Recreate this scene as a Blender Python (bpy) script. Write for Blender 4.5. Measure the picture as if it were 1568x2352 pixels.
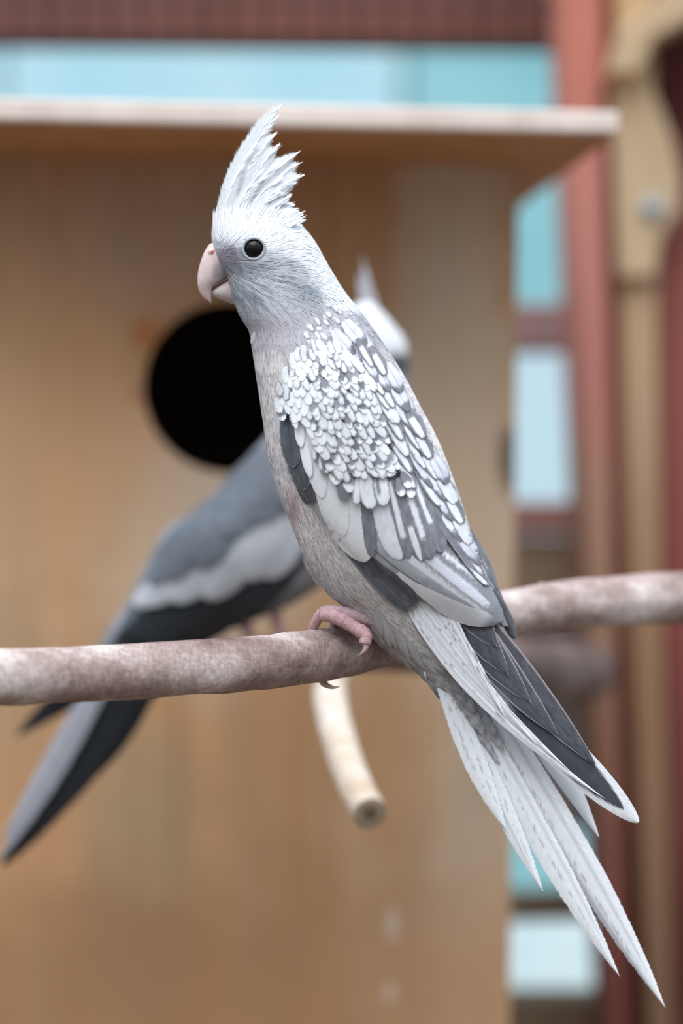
import bpy, math, random
import numpy as np
from mathutils import Vector
from mathutils.bvhtree import BVHTree

for o in list(bpy.data.objects):
    bpy.data.objects.remove(o, do_unlink=True)
SC = bpy.context.scene
COL = SC.collection
random.seed(7)

# ------------------------------------------------------------------ camera
FPX, D0 = 2352 * 100 / 36.0, 0.98        # focal length in px of a 1568x2352 frame; distance to the bird
cam = bpy.data.cameras.new('camera')
cam.sensor_fit = 'VERTICAL'; cam.sensor_height = 36; cam.sensor_width = 24; cam.lens = 100
cam.clip_start = .05
cam.dof.use_dof = True; cam.dof.focus_distance = D0 - .014; cam.dof.aperture_fstop = 4.0
co = bpy.data.objects.new('camera', cam); COL.objects.link(co)
co.location = (0, -D0, 0); co.rotation_euler = (math.pi / 2, 0, 0)
SC.camera = co

# ------------------------------------------------------------------ sky and sun: soft overcast day
w = bpy.data.worlds.new('overcast_sky'); SC.world = w; w.use_nodes = True
nt = w.node_tree; nt.nodes.clear()
out = nt.nodes.new('ShaderNodeOutputWorld'); bg = nt.nodes.new('ShaderNodeBackground')
tc = nt.nodes.new('ShaderNodeTexCoord'); sx = nt.nodes.new('ShaderNodeSeparateXYZ')
rp = nt.nodes.new('ShaderNodeValToRGB')
nt.links.new(tc.outputs['Generated'], sx.inputs[0]); nt.links.new(sx.outputs['Z'], rp.inputs[0])
rp.color_ramp.elements[0].position = 0.0; rp.color_ramp.elements[0].color = (.20, .215, .23, 1)
rp.color_ramp.elements[1].position = 1.0; rp.color_ramp.elements[1].color = (1.75, 1.86, 2.0, 1)
e = rp.color_ramp.elements.new(.45); e.color = (.74, .78, .83, 1)
nt.links.new(rp.outputs[0], bg.inputs[0]); bg.inputs[1].default_value = 1.0
nt.links.new(bg.outputs[0], out.inputs[0])
sun = bpy.data.lights.new('veiled_sun', 'SUN'); sun.energy = 1.5; sun.angle = math.radians(50)
sun.color = (1, .985, .96)
so = bpy.data.objects.new('veiled_sun', sun); COL.objects.link(so)
so.rotation_euler = (math.radians(30), math.radians(-8), 0)
SC.view_settings.view_transform = 'Standard'; SC.view_settings.look = 'None'
SC.view_settings.gamma = 1; SC.view_settings.use_curve_mapping = False
SC.view_settings.exposure = 0.41

# ------------------------------------------------------------------ helpers
def lin(c):
    c = np.asarray(c, float) / 255.0
    return np.where(c <= .04045, c / 12.92, ((c + .055) / 1.055) ** 2.4)
def A(*c):                                   # sRGB 0-255 -> linear colour
    return lin(c)
def A4(*c):
    return tuple(float(x) for x in lin(c)) + (1.0,)

def W3(px, py, y):                           # a pixel of the photograph at real depth y -> world point
    k = (D0 + y) / FPX
    return ((px - 784) * k, y, (1176 - py) * k)
def W3a(px, py, d, y0=0.0):                  # arrays; d = depth towards the camera in px units about plane y0
    y = y0 - np.asarray(d, float) * (D0 + y0) / FPX
    k = (D0 + y) / FPX
    return np.stack([(np.asarray(px) - 784) * k, y + 0 * k, (1176 - np.asarray(py)) * k], -1)

def hash2(ix, iy, s):
    n = (ix.astype(np.int64) * 374761393 + iy.astype(np.int64) * 668265263 + s * 982451653) & 0xffffffff
    n = ((n ^ (n >> 13)) * 1274126177) & 0xffffffff
    return ((n ^ (n >> 16)) & 0xffff) / 65535.0
def vnoise(x, y, s=0):
    x = np.asarray(x, float); y = np.asarray(y, float)
    x0 = np.floor(x); y0 = np.floor(y); fx = x - x0; fy = y - y0
    fx = fx * fx * (3 - 2 * fx); fy = fy * fy * (3 - 2 * fy)
    a = hash2(x0, y0, s); b = hash2(x0 + 1, y0, s); c = hash2(x0, y0 + 1, s); d = hash2(x0 + 1, y0 + 1, s)
    return (a * (1 - fx) + b * fx) * (1 - fy) + (c * (1 - fx) + d * fx) * fy
def sstep(a, b, x):
    t = np.clip((np.asarray(x, float) - a) / (b - a), 0, 1); return t * t * (3 - 2 * t)
def mix(a, b, t):
    t = np.asarray(t)[..., None]; return np.asarray(a) * (1 - t) + np.asarray(b) * t

def mk(name, verts, faces, mat, parent=None, root=(0, 0, 0), col=None, fuv=None, smooth=True, nrm=None):
    v = np.asarray(verts, float) - np.asarray(root, float)
    if nrm is not None:                       # wind each barb so that it faces along its given normal
        q = np.array(faces); nr_ = np.asarray(nrm, float)
        g = np.cross(v[q[:, 1]] - v[q[:, 0]], v[q[:, 3]] - v[q[:, 0]]); bad = (g * nr_[q[:, 0]]).sum(1) < 0
        q[bad] = q[bad][:, ::-1]; faces = q.tolist()
    me = bpy.data.meshes.new(name)
    me.from_pydata(v.tolist(), [], faces)
    if smooth:
        me.polygons.foreach_set('use_smooth', [True] * len(me.polygons))
    if col is not None:
        at = me.attributes.new('Col', 'FLOAT_COLOR', 'POINT')
        c = np.ones((len(v), 4)); c[:, :np.shape(col)[1]] = col
        at.data.foreach_set('color', c.astype(np.float32).ravel())
    if fuv is not None:
        at = me.attributes.new('fuv', 'FLOAT_VECTOR', 'POINT')
        c = np.zeros((len(v), 3)); c[:, :2] = fuv
        at.data.foreach_set('vector', c.astype(np.float32).ravel())
    me.materials.append(mat)
    me.update()
    if nrm is not None: me.normals_split_custom_set_from_vertices(np.asarray(nrm, float).tolist())
    o = bpy.data.objects.new(name, me); COL.objects.link(o)
    if parent is not None:
        o.parent = parent
    elif tuple(root) != (0, 0, 0):
        o.location = root
    return o
def empty(name, loc):
    o = bpy.data.objects.new(name, None); COL.objects.link(o); o.location = loc; o.empty_display_size = .02
    return o
def tag(o, label=None, cat=None, group=None, kind=None):
    for k, v in (('label', label), ('category', cat), ('group', group), ('kind', kind)):
        if v: o[k] = v
    return o

def grid_faces(nr, ns, wrap=False):
    f = []
    for i in range(nr - 1):
        for j in range(ns if wrap else ns - 1):
            j2 = (j + 1) % ns
            f.append((i * ns + j, i * ns + j2, (i + 1) * ns + j2, (i + 1) * ns + j))
    return f

def box_frame(o, ex, ey, ez, x0, x1, y0, y1, z0, z1, bev=.0):
    o, ex, ey, ez = (np.array(a, float) for a in (o, ex, ey, ez))
    if bev <= 0:
        v = [o + ex * x + ey * y + ez * z for x in (x0, x1) for y in (y0, y1) for z in (z0, z1)]
        f = [(0, 1, 3, 2), (4, 6, 7, 5), (0, 4, 5, 1), (2, 3, 7, 6), (0, 2, 6, 4), (1, 5, 7, 3)]
        return v, f
    import bmesh
    bm = bmesh.new()
    v, f = box_frame(o, ex, ey, ez, x0, x1, y0, y1, z0, z1)
    vs = [bm.verts.new(p) for p in v]
    for q in f: bm.faces.new([vs[i] for i in q])
    bmesh.ops.recalc_face_normals(bm, faces=bm.faces)
    bmesh.ops.bevel(bm, geom=list(bm.edges), offset=bev, segments=2, affect='EDGES', profile=.5)
    bm.verts.index_update()
    v = [tuple(p.co) for p in bm.verts]; f = [tuple(x.index for x in q.verts) for q in bm.faces]
    bm.free(); return v, f

def cr(pts, n):                              # Catmull-Rom through rows of pts
    P = np.asarray(pts, float); m = len(P)
    P = np.vstack([2 * P[0] - P[1], P, 2 * P[-1] - P[-2]])
    u = np.linspace(0, m - 1, n); i = np.minimum(u.astype(int), m - 2); t = (u - i)[:, None]
    a, b, c, d = P[i], P[i + 1], P[i + 2], P[i + 3]
    return .5 * (2 * b + (c - a) * t + (2 * a - 5 * b + 4 * c - d) * t ** 2 + (3 * b - a - 3 * c + d) * t ** 3)

def tube(path, radii, n=60, ns=20, rough=0.0, seed=1, cap=True, flat=None):
    q = cr(np.hstack([np.asarray(path, float), np.asarray(radii, float)[:, None]]), n)
    p, r = q[:, :3], q[:, 3]
    tg = np.gradient(p, axis=0); tg /= np.linalg.norm(tg, axis=1)[:, None]
    up = np.array([0, -1.0, .02]); vs = []
    L = np.concatenate([[0], np.cumsum(np.linalg.norm(np.diff(p, axis=0), axis=1))])
    th = np.linspace(0, 2 * math.pi, ns, endpoint=False)
    for i in range(n):
        a = np.cross(tg[i], up); a /= np.linalg.norm(a); b = np.cross(a, tg[i])
        rr = r[i] * np.ones(ns)
        if rough:
            rr = rr * (1 + rough * (vnoise(np.cos(th) * 1.5 + 9 + L[i] / r[i] * .6, np.sin(th) * 1.5 + 5 + L[i] / r[i] * .35, seed) - .5) * 2)
        vs.append(p[i] + (np.cos(th) * rr)[:, None] * a + (np.sin(th) * rr)[:, None] * b)
    v = np.vstack(vs); f = grid_faces(n, ns, True)
    if cap:
        c0 = len(v); v = np.vstack([v, p[:1], p[-1:]])
        for j in range(ns):
            f.append((c0, (j + 1) % ns, j)); f.append((c0 + 1, (n - 1) * ns + j, (n - 1) * ns + (j + 1) % ns))
    return v, f

# ------------------------------------------------------------------ materials
def new_mat(name, rough=.6, spec=.3):
    m = bpy.data.materials.new(name); m.use_nodes = True
    n = m.node_tree.nodes; b = n['Principled BSDF']
    b.inputs['Roughness'].default_value = rough; b.inputs['Specular IOR Level'].default_value = spec
    return m, n, m.node_tree.links, b
def plain(name, c, rough=.6, spec=.3):
    m, n, l, b = new_mat(name, rough, spec); b.inputs['Base Color'].default_value = A4(*c); return m
def mixrgb(n, l, fac, a, b_, blend='MIX'):
    x = n.new('ShaderNodeMix'); x.data_type = 'RGBA'; x.blend_type = blend
    for s, val in ((0, fac), (6, a), (7, b_)):
        if hasattr(val, 'links'): l.new(val, x.inputs[s])
        else: x.inputs[s].default_value = val
    return x.outputs[2]
def noise(n, l, vec, scale, detail=4, rough=.55, dims='3D'):
    t = n.new('ShaderNodeTexNoise'); t.inputs['Scale'].default_value = scale
    t.inputs['Detail'].default_value = detail; t.inputs['Roughness'].default_value = rough
    if vec is not None: l.new(vec, t.inputs['Vector'])
    return t.outputs[0]
def mapping(n, l, src, scale=(1, 1, 1), rot=(0, 0, 0), loc=(0, 0, 0)):
    mp = n.new('ShaderNodeMapping'); l.new(src, mp.inputs[0])
    mp.inputs['Scale'].default_value = scale; mp.inputs['Rotation'].default_value = rot; mp.inputs['Location'].default_value = loc
    return mp.outputs[0]
def ramp(n, l, src, stops):
    r = n.new('ShaderNodeValToRGB'); l.new(src, r.inputs[0]); e = r.color_ramp.elements
    while len(e) < len(stops): e.new(.5)
    for q, (p, c) in zip(e, stops):
        q.position = p; q.color = c if len(c) == 4 else tuple(c) + (1,)
    return r.outputs[0]
def math_(n, l, op, a, b_=None, c=None):
    x = n.new('ShaderNodeMath'); x.operation = op
    for i, val in enumerate((a, b_, c)):
        if val is None: continue
        if hasattr(val, 'links'): l.new(val, x.inputs[i])
        else: x.inputs[i].default_value = val
    return x.outputs[0]
def bump(n, l, b, h, strength=.3, dist=.001):
    x = n.new('ShaderNodeBump'); x.inputs['Strength'].default_value = strength; x.inputs['Distance'].default_value = dist
    l.new(h, x.inputs['Height']); l.new(x.outputs[0], b.inputs['Normal'])

def feather_mat(name, rough=.65, barb=.16, soft=True):
    m, n, l, b = new_mat(name, rough, .22)
    at = n.new('ShaderNodeAttribute'); at.attribute_name = 'Col'
    fu = n.new('ShaderNodeAttribute'); fu.attribute_name = 'fuv'
    sp = n.new('ShaderNodeSeparateXYZ'); l.new(fu.outputs['Vector'], sp.inputs[0])
    au = math_(n, l, 'ABSOLUTE', sp.outputs[0])
    q = math_(n, l, 'SUBTRACT', sp.outputs[1], math_(n, l, 'MULTIPLY', au, 1.5))
    cb = n.new('ShaderNodeCombineXYZ'); l.new(q, cb.inputs[0]); l.new(math_(n, l, 'MULTIPLY', sp.outputs[0], .06), cb.inputs[1])
    nz = noise(n, l, cb.outputs[0], .42, 3, .6)
    g = ramp(n, l, nz, [(.3, (1 - barb,) * 3), (.65, (1.0,) * 3)])
    l.new(mixrgb(n, l, 1.0, at.outputs['Color'], g, 'MULTIPLY'), b.inputs['Base Color'])
    bump(n, l, b, nz, .35, .0004)
    b.inputs['Sheen Weight'].default_value = .08
    if soft:                                  # barbs part along the rim
        k = math_(n, l, 'SUBTRACT', at.outputs['Alpha'], math_(n, l, 'MULTIPLY', math_(n, l, 'SUBTRACT', nz, .30), 2.0))
        mr = n.new('ShaderNodeMapRange'); mr.interpolation_type = 'SMOOTHSTEP'
        l.new(k, mr.inputs[0]); mr.inputs[1].default_value = -.12; mr.inputs[2].default_value = .30
        l.new(mr.outputs[0], b.inputs['Alpha'])
    return m
M_FEATHER = feather_mat('feather_vane')
M_DARKF = feather_mat('dark_feather_vane', .5, .16, False)
M_FIRM = feather_mat('firm_feather_vane', .6, .12, False)
def translucent(m, fac):
    n, l = m.node_tree.nodes, m.node_tree.links
    b = n['Principled BSDF']; o = n['Material Output']; t = n.new('ShaderNodeBsdfTranslucent'); x = n.new('ShaderNodeMixShader'); x.inputs[0].default_value = fac
    src = b.inputs['Base Color'].links[0].from_socket; l.new(src, t.inputs[0])
    if b.inputs['Alpha'].links:
        tr = n.new('ShaderNodeBsdfTransparent'); y = n.new('ShaderNodeMixShader'); l.new(b.inputs['Alpha'].links[0].from_socket, y.inputs[0])
        l.new(tr.outputs[0], y.inputs[1]); l.new(t.outputs[0], y.inputs[2]); ts = y.outputs[0]
    else: ts = t.outputs[0]
    l.new(b.outputs[0], x.inputs[1]); l.new(ts, x.inputs[2]); l.new(x.outputs[0], o.inputs[0])
def attr_mat(name, rough=.7, spec=.2, nscale=0, namp=.2, bmp=0):
    m, n, l, b = new_mat(name, rough, spec)
    at = n.new('ShaderNodeAttribute'); at.attribute_name = 'Col'; c = at.outputs['Color']
    if nscale:
        tc = n.new('ShaderNodeTexCoord'); nz = noise(n, l, tc.outputs['Object'], nscale, 4)
        c = mixrgb(n, l, 1.0, c, ramp(n, l, nz, [(.3, (1 - namp,) * 3), (.7, (1,) * 3)]), 'MULTIPLY')
        if bmp: bump(n, l, b, nz, bmp, .0006)
    l.new(c, b.inputs['Base Color']); return m
M_PLUME = attr_mat('body_plumage', .8, .12, 900, .10, .3)
M_BARBS = attr_mat('loose_barbs', .75, .12)
M_BEAK = attr_mat('pink_horn', .42, .4, 500, .12, .1)
M_SKIN = attr_mat('scaly_pink_skin', .55, .3, 1500, .2, .5)
M_EYE = plain('dark_eye', (7, 8, 9), .04, .28)
M_LID = plain('pale_eyelid', (168, 176, 184), .6)
M_NOST = plain('red_nostril', (205, 120, 112), .5)
M_CERE = plain('pale_cere', (226, 208, 204), .5)

M_CREST = feather_mat('crest_vane', .7, .09); translucent(M_CREST, .08); translucent(M_BARBS, .08)
# ------------------------------------------------------------------ lofted bodies
def loft(st, n, ns, y0=0.0, pw=None):
    """stations: (Lx, Ly, Rx, Ry, half depth, depth centre); returns world verts, px coords, faces"""
    S = cr(st, n); th = np.linspace(0, 2 * math.pi, ns, endpoint=False)
    c, s = np.cos(th), np.sin(th)
    e = np.ones((n, 1)) if pw is None else np.interp(np.linspace(0, 1, n), np.linspace(0, 1, len(pw)), pw)[:, None]
    cs = np.sign(c) * np.abs(c) ** e; sn = np.sign(s) * np.abs(s) ** e
    C = (S[:, 0:2] + S[:, 2:4]) / 2; H = (S[:, 2:4] - S[:, 0:2]) / 2
    px = C[:, 0:1] + H[:, 0:1] * cs; py = C[:, 1:2] + H[:, 1:2] * cs
    d = S[:, 5:6] + S[:, 4:5] * sn
    px, py, d = px.ravel(), py.ravel(), d.ravel()
    f = grid_faces(n, ns, True)
    px = np.append(px, [C[0, 0], C[-1, 0]]); py = np.append(py, [C[0, 1], C[-1, 1]]); d = np.append(d, [S[0, 5], S[-1, 5]])
    k = n * ns
    for j in range(ns):
        f.append((k, (j + 1) % ns, j)); f.append((k + 1, (n - 1) * ns + j, (n - 1) * ns + (j + 1) % ns))
    return W3a(px, py, d, y0), np.stack([px, py, d], -1), f

# ------------------------------------------------------------------ feathers
WHITE = A(243, 248, 254); PALE = A(214, 222, 234); GREY = A(132, 135, 145); SLATE = A(80, 83, 91)
LAV = A(205, 209, 230); MID = A(158, 162, 170); DGREY = A(100, 102, 112)

def pattern(kind, u, v, L, W, sd, kw):
    n1 = vnoise(u * L / 5 + sd, v * W / 8 + 3, sd); n2 = vnoise(u * L / 16 + sd, v * W / 14, sd + 5)
    jag = (vnoise(u * L / 3.5, v * 2 + sd, sd + 9) - .5) * .6
    edge = np.minimum((1 - np.abs(v)) * W / 2, (1 - u) * L * .8)          # px from the vane's rim
    if kind == 'pearl':
        c = mix(kw.get('dark', GREY), WHITE, sstep(1.6, 8.0, edge + jag * 6 + (n2 - .5) * 7))
        if kw.get('core'): c = mix(c, GREY, (1 - sstep(.12, .3, np.abs(v + kw.get('cs', 0)) + jag * .2)) * (1 - sstep(.55, .75, u)))
        return mix(c, MID, .35 * n2)
    if kind == 'tipped':                                             # grey vane with a white end
        t = sstep(.54, .76, u + jag * .2 + (n2 - .5) * .3)
        c = mix(kw.get('dark', GREY), WHITE, t)
        return mix(c, GREY, (1 - sstep(.4, 1.8, edge)) * .6)
    if kind == 'scallop':                                            # pale centre, grey crescent end
        t = sstep(.66, .84, u + .16 * v * v + jag * .12 + (n2 - .5) * .15)
        c = mix(mix(LAV, WHITE, n2), GREY * .8, t)
        c = mix(c, GREY, sstep(.62, .95, np.abs(v) + jag * .2) * .8)
        return mix(c, A(150, 152, 164), (1 - sstep(.04, .16, np.abs(v) + jag * .1)) * .5)
    if kind == 'white':
        c = mix(WHITE, PALE, .25 * n2)
        return mix(c, GREY, (1 - sstep(.5, 2.5, edge)) * kw.get('rim', .35))
    if kind == 'dark':
        c = mix(SLATE * .9, A(104, 109, 120), .8 * n2)
        c = mix(c, SLATE * .6, (1 - sstep(.02, .06, np.abs(v))) * .5)
        c = mix(c, A(196, 188, 194), (1 - sstep(1.8, 3.6, edge)) * kw.get('rim', .85))
        if 'web' in kw:                                              # pale speckled outer web
            s = sstep(kw['web'] - .08, kw['web'] + .08, v * kw.get('side', 1) + jag * .18 + sstep(.5, .95, u) * -kw.get('shrink', 0))
            wc = mix(WHITE, GREY, sstep(.72, .84, vnoise(u * L / 9, v * W / 2.5, sd + 3)) * .8)
            c = mix(c, wc, s)
        return c
    if kind == 'longest':                                            # white primary with dark inlay near its end
        c = mix(WHITE, PALE, .4 * n2)
        c = mix(c, GREY, sstep(.70, .82, vnoise(u * L / 10, v * W / 2.5, sd + 3)) * .75 * (1 - sstep(.45, .65, u)))
        e = .78 * np.sqrt(np.clip(1 - (np.clip(u - .70, 0, 1) / .235) ** 2, 0, 1))
        ins = (1 - sstep(-.06, .06, np.abs(v + .05) - e)) * sstep(.40, .5, u)
        return mix(c, mix(SLATE * .75, SLATE, n2), ins)
    if kind == 'stripe':                                             # grey with a white streak
        a, b_ = kw.get('a', -.2), kw.get('b', .3)
        j = jag * .16
        s = sstep(a - .06, a + .06, v + j) * (1 - sstep(b_ - .06, b_ + .06, v + j)) * (1 - sstep(kw.get('e', .86) - .03, kw.get('e', .86) + .03, u + jag * .05))
        s = s * sstep(kw.get('s', 0) - .02, kw.get('s', 0) + .04, u)
        c = mix(mix(A(146, 149, 158), A(118, 120, 129), n2), mix(WHITE, LAV, .5 * n2), s)
        if 'a2' in kw:
            s2 = sstep(kw['a2'] - .05, kw['a2'] + .05, v + j) * (1 - sstep(kw['b2'] - .05, kw['b2'] + .05, v + j)) * (1 - sstep(.60, .66, u)) * sstep(.18, .24, u)
            c = mix(c, WHITE, s2)
        return mix(c, MID, (1 - sstep(.5, 2, edge)) * .6)
    if kind == 'tertial':                                            # pale lavender vane, grey right side and tip, two white streaks
        j = jag * .12
        c = mix(A(222, 228, 240), A(236, 240, 248), n2)
        c = mix(c, GREY, sstep(-.12, -.02, v + j) * .9)
        c = mix(c, mix(LAV, WHITE, .4), sstep(.0, .06, v + j) * (1 - sstep(.34, .42, v + j)) * sstep(.3, .45, u) * (1 - sstep(.86, .9, u + j)))
        c = mix(c, WHITE, sstep(.56, .61, v + j) * (1 - sstep(.72, .77, v + j)) * sstep(.38, .42, u) * (1 - sstep(.72, .76, u + j)))
        c = mix(c, GREY, sstep(.88, .96, u) * .9)
        return mix(c, WHITE, (1 - sstep(.4, 1.6, edge)) * .3)
    if kind == 'tail':
        c = mix(WHITE, PALE, .35 * n2)
        ln = np.zeros_like(u)
        for p in kw.get('lines', (0.0,)):
            ln = np.maximum(ln, (1 - sstep(.03, .12, np.abs(v - p + (n2 - .5) * .12) + jag * .08)) * sstep(.45, .7, vnoise(u * L / 9, p * 7 + v * 9, sd)))
        for p in kw.get('bands', ()):
            ln = np.maximum(ln, (1 - sstep(.04, .2, np.abs(v - p))) * .55)
        c = mix(c, A(128, 124, 134), ln * kw.get('amt', .55) * (1 - sstep(.80, .95, u)))
        c = mix(c, A(150, 150, 158), sstep(kw.get('shade', 2) - .2, kw.get('shade', 2) + .2, -v) * .7)
        return mix(c, A(196, 186, 196), (1 - sstep(.4, 2.0, edge)) * .4)
    if kind == 'bar':
        b_ = sstep(.35, .65, .5 + .5 * np.sin(u * L / kw.get('per', 22) * 6.283 + v * 1.2) + jag * .2)
        return mix(mix(A(184, 186, 192), A(152, 152, 160), n2), A(96, 94, 104), b_ * kw.get('amt', .35) * sstep(.2, .7, n1 + .2))
    if kind == 'grey':
        c = mix(kw.get('c', GREY), kw.get('c', GREY) * .75, n2)
        return mix(c, kw.get('rc', c), 1 - sstep(.8, 3, edge))
    return mix(WHITE, MID, n2)

fcount = 0
def feather(name, base, tip, Wd, kind, parent, root, ctrl=None, bend=0.0, h=(0, 4), tilt=0.0, camber=2.0, depth=None,
            y0=0.0, nu=None, nv=9, tm=.55, tp=2.0, tq=.5, fray=0.0, b0=.5, mat=None, surf=None, soft=0.0, **kw):
    """one feather: a cambered vane along a curved shaft, laid on the plumage surface or between two depths"""
    global fcount; fcount += 1; sd = fcount * 13 + 1
    base = np.array(base, float); tip = np.array(tip, float); ax = tip - base; L = float(np.hypot(*ax))
    pn = np.array([-ax[1], ax[0]]) / L
    if ctrl is None: ctrl = (base + tip) / 2 + pn * bend
    ctrl = np.array(ctrl, float)
    nu = nu or int(np.clip(L / 3.2, 12, 110))
    t = np.linspace(0, 1, nu) ** .92; t[-1] = .997
    v = np.linspace(-1, 1, nv)
    P = ((1 - t) ** 2)[:, None] * base + (2 * t * (1 - t))[:, None] * ctrl + (t ** 2)[:, None] * tip
    T = (2 * (1 - t))[:, None] * (ctrl - base) + (2 * t)[:, None] * (tip - ctrl); T /= np.linalg.norm(T, axis=1)[:, None]
    N = np.stack([-T[:, 1], T[:, 0]], -1)
    s = np.clip((t - tm) / (1 - tm), 0, 1)
    f = np.minimum(1, b0 + (1 - b0) * np.sqrt(np.clip(t / .4, 0, 1))) * (1 - s ** tp) ** tq
    hw = Wd / 2 * f
    r = np.random.default_rng(sd)
    wl, wr = hw.copy(), hw.copy()
    if fray:
        for a in (wl, wr):
            a *= 1 - fray * r.random(nu) ** 1.3 * sstep(.25, .7, t)
    Wv = np.where(v[None, :] < 0, wl[:, None], wr[:, None])
    X = P[:, 0:1] + N[:, 0:1] * v * Wv; Y = P[:, 1:2] + N[:, 1:2] * v * Wv
    if fray:                                  # barbs run on past the shaft at the ragged side
        J = (r.random(nu) - .5)[:, None] * fray * Wd * .22 * np.abs(v)[None, :] * sstep(.3, .8, t)[:, None]
        X = X + T[:, 0:1] * J; Y = Y + T[:, 1:2] * J
    U = np.repeat(t[:, None], nv, 1); V = np.repeat(v[None, :], nu, 0)
    hh = h[0] + (h[1] - h[0]) * U + tilt * V + camber * (1 - V ** 2) - camber
    if callable(depth):
        dd = depth(X, Y)
    elif depth is not None:
        dd = depth[0] + (depth[1] - depth[0]) * U
        if len(depth) > 2: dd = dd + depth[2] * 4 * U * (1 - U)
    else:
        dd = surf(X.ravel(), Y.ravel()).reshape(X.shape)
    dd = dd + hh
    vv = W3a(X.ravel(), Y.ravel(), dd.ravel(), y0)
    col = pattern(kind, U.ravel(), -V.ravel(), L, Wd, sd, kw)
    if soft:
        ed = np.minimum((1 - np.abs(V)) * Wv * .9 + .5, (1 - U) * L * .9).ravel() / soft
        col = np.hstack([np.clip(col, 0, 1), np.clip(ed, 0, 1.5)[:, None]])
    fuv = np.stack([(V * Wv).ravel(), (U * L).ravel() + sd * 3.1], -1)
    return mk(name, vv, grid_faces(nu, nv), mat or (M_FEATHER if soft else M_FIRM), parent, root, col, fuv)

def make_surf(parts, y0):
    vs, fs, k = [], [], 0
    for v, f in parts:
        vs += [Vector(p) for p in v]; fs += [tuple(i + k for i in q) for q in f]; k += len(v)
    T = BVHTree.FromPolygons(vs, fs)
    camp = Vector((0, -D0, 0)); kk = FPX / (D0 + y0)
    def surf(px, py):
        out = np.empty(len(px))
        for i, (a, b_) in enumerate(zip(px, py)):
            dr = Vector(((a - 784) / FPX, 1, (1176 - b_) / FPX)).normalized()
            hit = T.ray_cast(camp, dr)[0]
            if hit is None:
                hit = T.find_nearest(Vector(W3(a, b_, y0)))[0]
            out[i] = (y0 - hit.y) * kk
        return out
    return surf

def inpoly(px, py, poly):
    c = False; n = len(poly)
    for i in range(n):
        x1, y1 = poly[i]; x2, y2 = poly[i - 1]
        if (y1 > py) != (y2 > py) and px < (x2 - x1) * (py - y1) / (y2 - y1) + x1: c = not c
    return c
# ================================================================== THE PLACE
# floor of the aviary
def wood_mat(name, cols, scale=(1, 1, 1), big=6, grain=60, rough=.75, extra=None, bmp=.25):
    """streaky timber: two or three pigment tones mixed by large noise and by a fine grain along local Z"""
    m, n, l, b = new_mat(name, rough, .25)
    tc = n.new('ShaderNodeTexCoord'); g = tc.outputs['Object']
    a = noise(n, l, mapping(n, l, g, (scale[0], scale[1], scale[2] * .35)), big, 3)
    c = ramp(n, l, a, [(.30 + .4 * i / max(1, len(cols) - 1), A4(*q)) for i, q in enumerate(cols)])
    gr = noise(n, l, mapping(n, l, g, (1, 1, .06)), grain, 4)
    c = mixrgb(n, l, 1.0, c, ramp(n, l, gr, [(.3, (.86, .84, .82)), (.65, (1.04, 1.03, 1.02))]), 'MULTIPLY')
    if extra: c = extra(n, l, g, c)
    l.new(c, b.inputs['Base Color']); bump(n, l, b, gr, bmp, .0008)
    return m
m, n, l, b = new_mat('sandy_floor', .95, .1)
tcn = n.new('ShaderNodeTexCoord')
nzf = noise(n, l, tcn.outputs['Object'], 14, 6)
l.new(ramp(n, l, nzf, [(.3, A4(78, 66, 55)), (.7, A4(116, 99, 82))]), b.inputs['Base Color']); bump(n, l, b, nzf, .4, .01)
FLOOR_Z = -1.25
nn = 24; gx = np.linspace(-4, 4, nn); gy = np.linspace(-3, 5, nn)
fv = [(x, y, FLOOR_Z + .006 * vnoise(x * 5, y * 5, 3)) for x in gx for y in gy]
tag(mk('floor', fv, [tuple(reversed(q)) for q in grid_faces(nn, nn)], m), kind='structure')

# pale blue boarded wall outside, across the yard
YW = 2.0
def panel_mat(name, c1, c2):
    m, n, l, b = new_mat(name, .7, .2)
    tc = n.new('ShaderNodeTexCoord'); nz = noise(n, l, tc.outputs['Object'], 5, 3)
    l.new(ramp(n, l, nz, [(.35, A4(*c1)), (.65, A4(*c2))]), b.inputs['Base Color']); return m
wall = tag(mk('wall_back', *box_frame((0, YW + .03, 0), (1, 0, 0), (0, 1, 0), (0, 0, 1), -2.6, 2.6, 0, .12, FLOOR_Z, 2.2), plain('pale_blue_plaster', (150, 195, 206)), smooth=False), kind='structure')
M_PA = panel_mat('pale_blue_paint', (178, 226, 242), (200, 236, 246))
M_PB = panel_mat('teal_paint', (134, 196, 206), (156, 212, 222))
M_PC = panel_mat('ice_blue_paint', (196, 226, 240), (206, 234, 245))
M_PD = panel_mat('white_blue_paint', (208, 236, 244), (220, 244, 250))
def wpanel(x0, x1, y0, y1, m):
    a = W3(x0, y1, YW); c = W3(x1, y0, YW)
    v, f = box_frame((0, YW, 0), (1, 0, 0), (0, 1, 0), (0, 0, 1), a[0] + .004, c[0] - .004, 0, .03, max(a[2] + .004, FLOOR_Z), c[2] - .004, .004)
    mk('panel', v, f, m, wall, (0, 0, 0), smooth=False)
for x0, x1, ys, ms in ((-1900, -900, (-900, 750, 2090, 3800), (M_PA, M_PC, M_PD)), (-900, 0, (-900, 750, 2090, 3800), (M_PA, M_PC, M_PD)),
                       (0, 930, (-900, 750, 2090, 3800), (M_PA, M_PC, M_PD)),
                       (930, 1640, (-900, 760, 1500, 2090, 3800), (M_PB, M_PC, M_PB, M_PD)),
                       (1640, 2600, (-900, 750, 2090, 3800), (M_PA, M_PC, M_PD))):
    for i, mm in enumerate(ms): wpanel(x0, x1, ys[i], ys[i + 1], mm)

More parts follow.
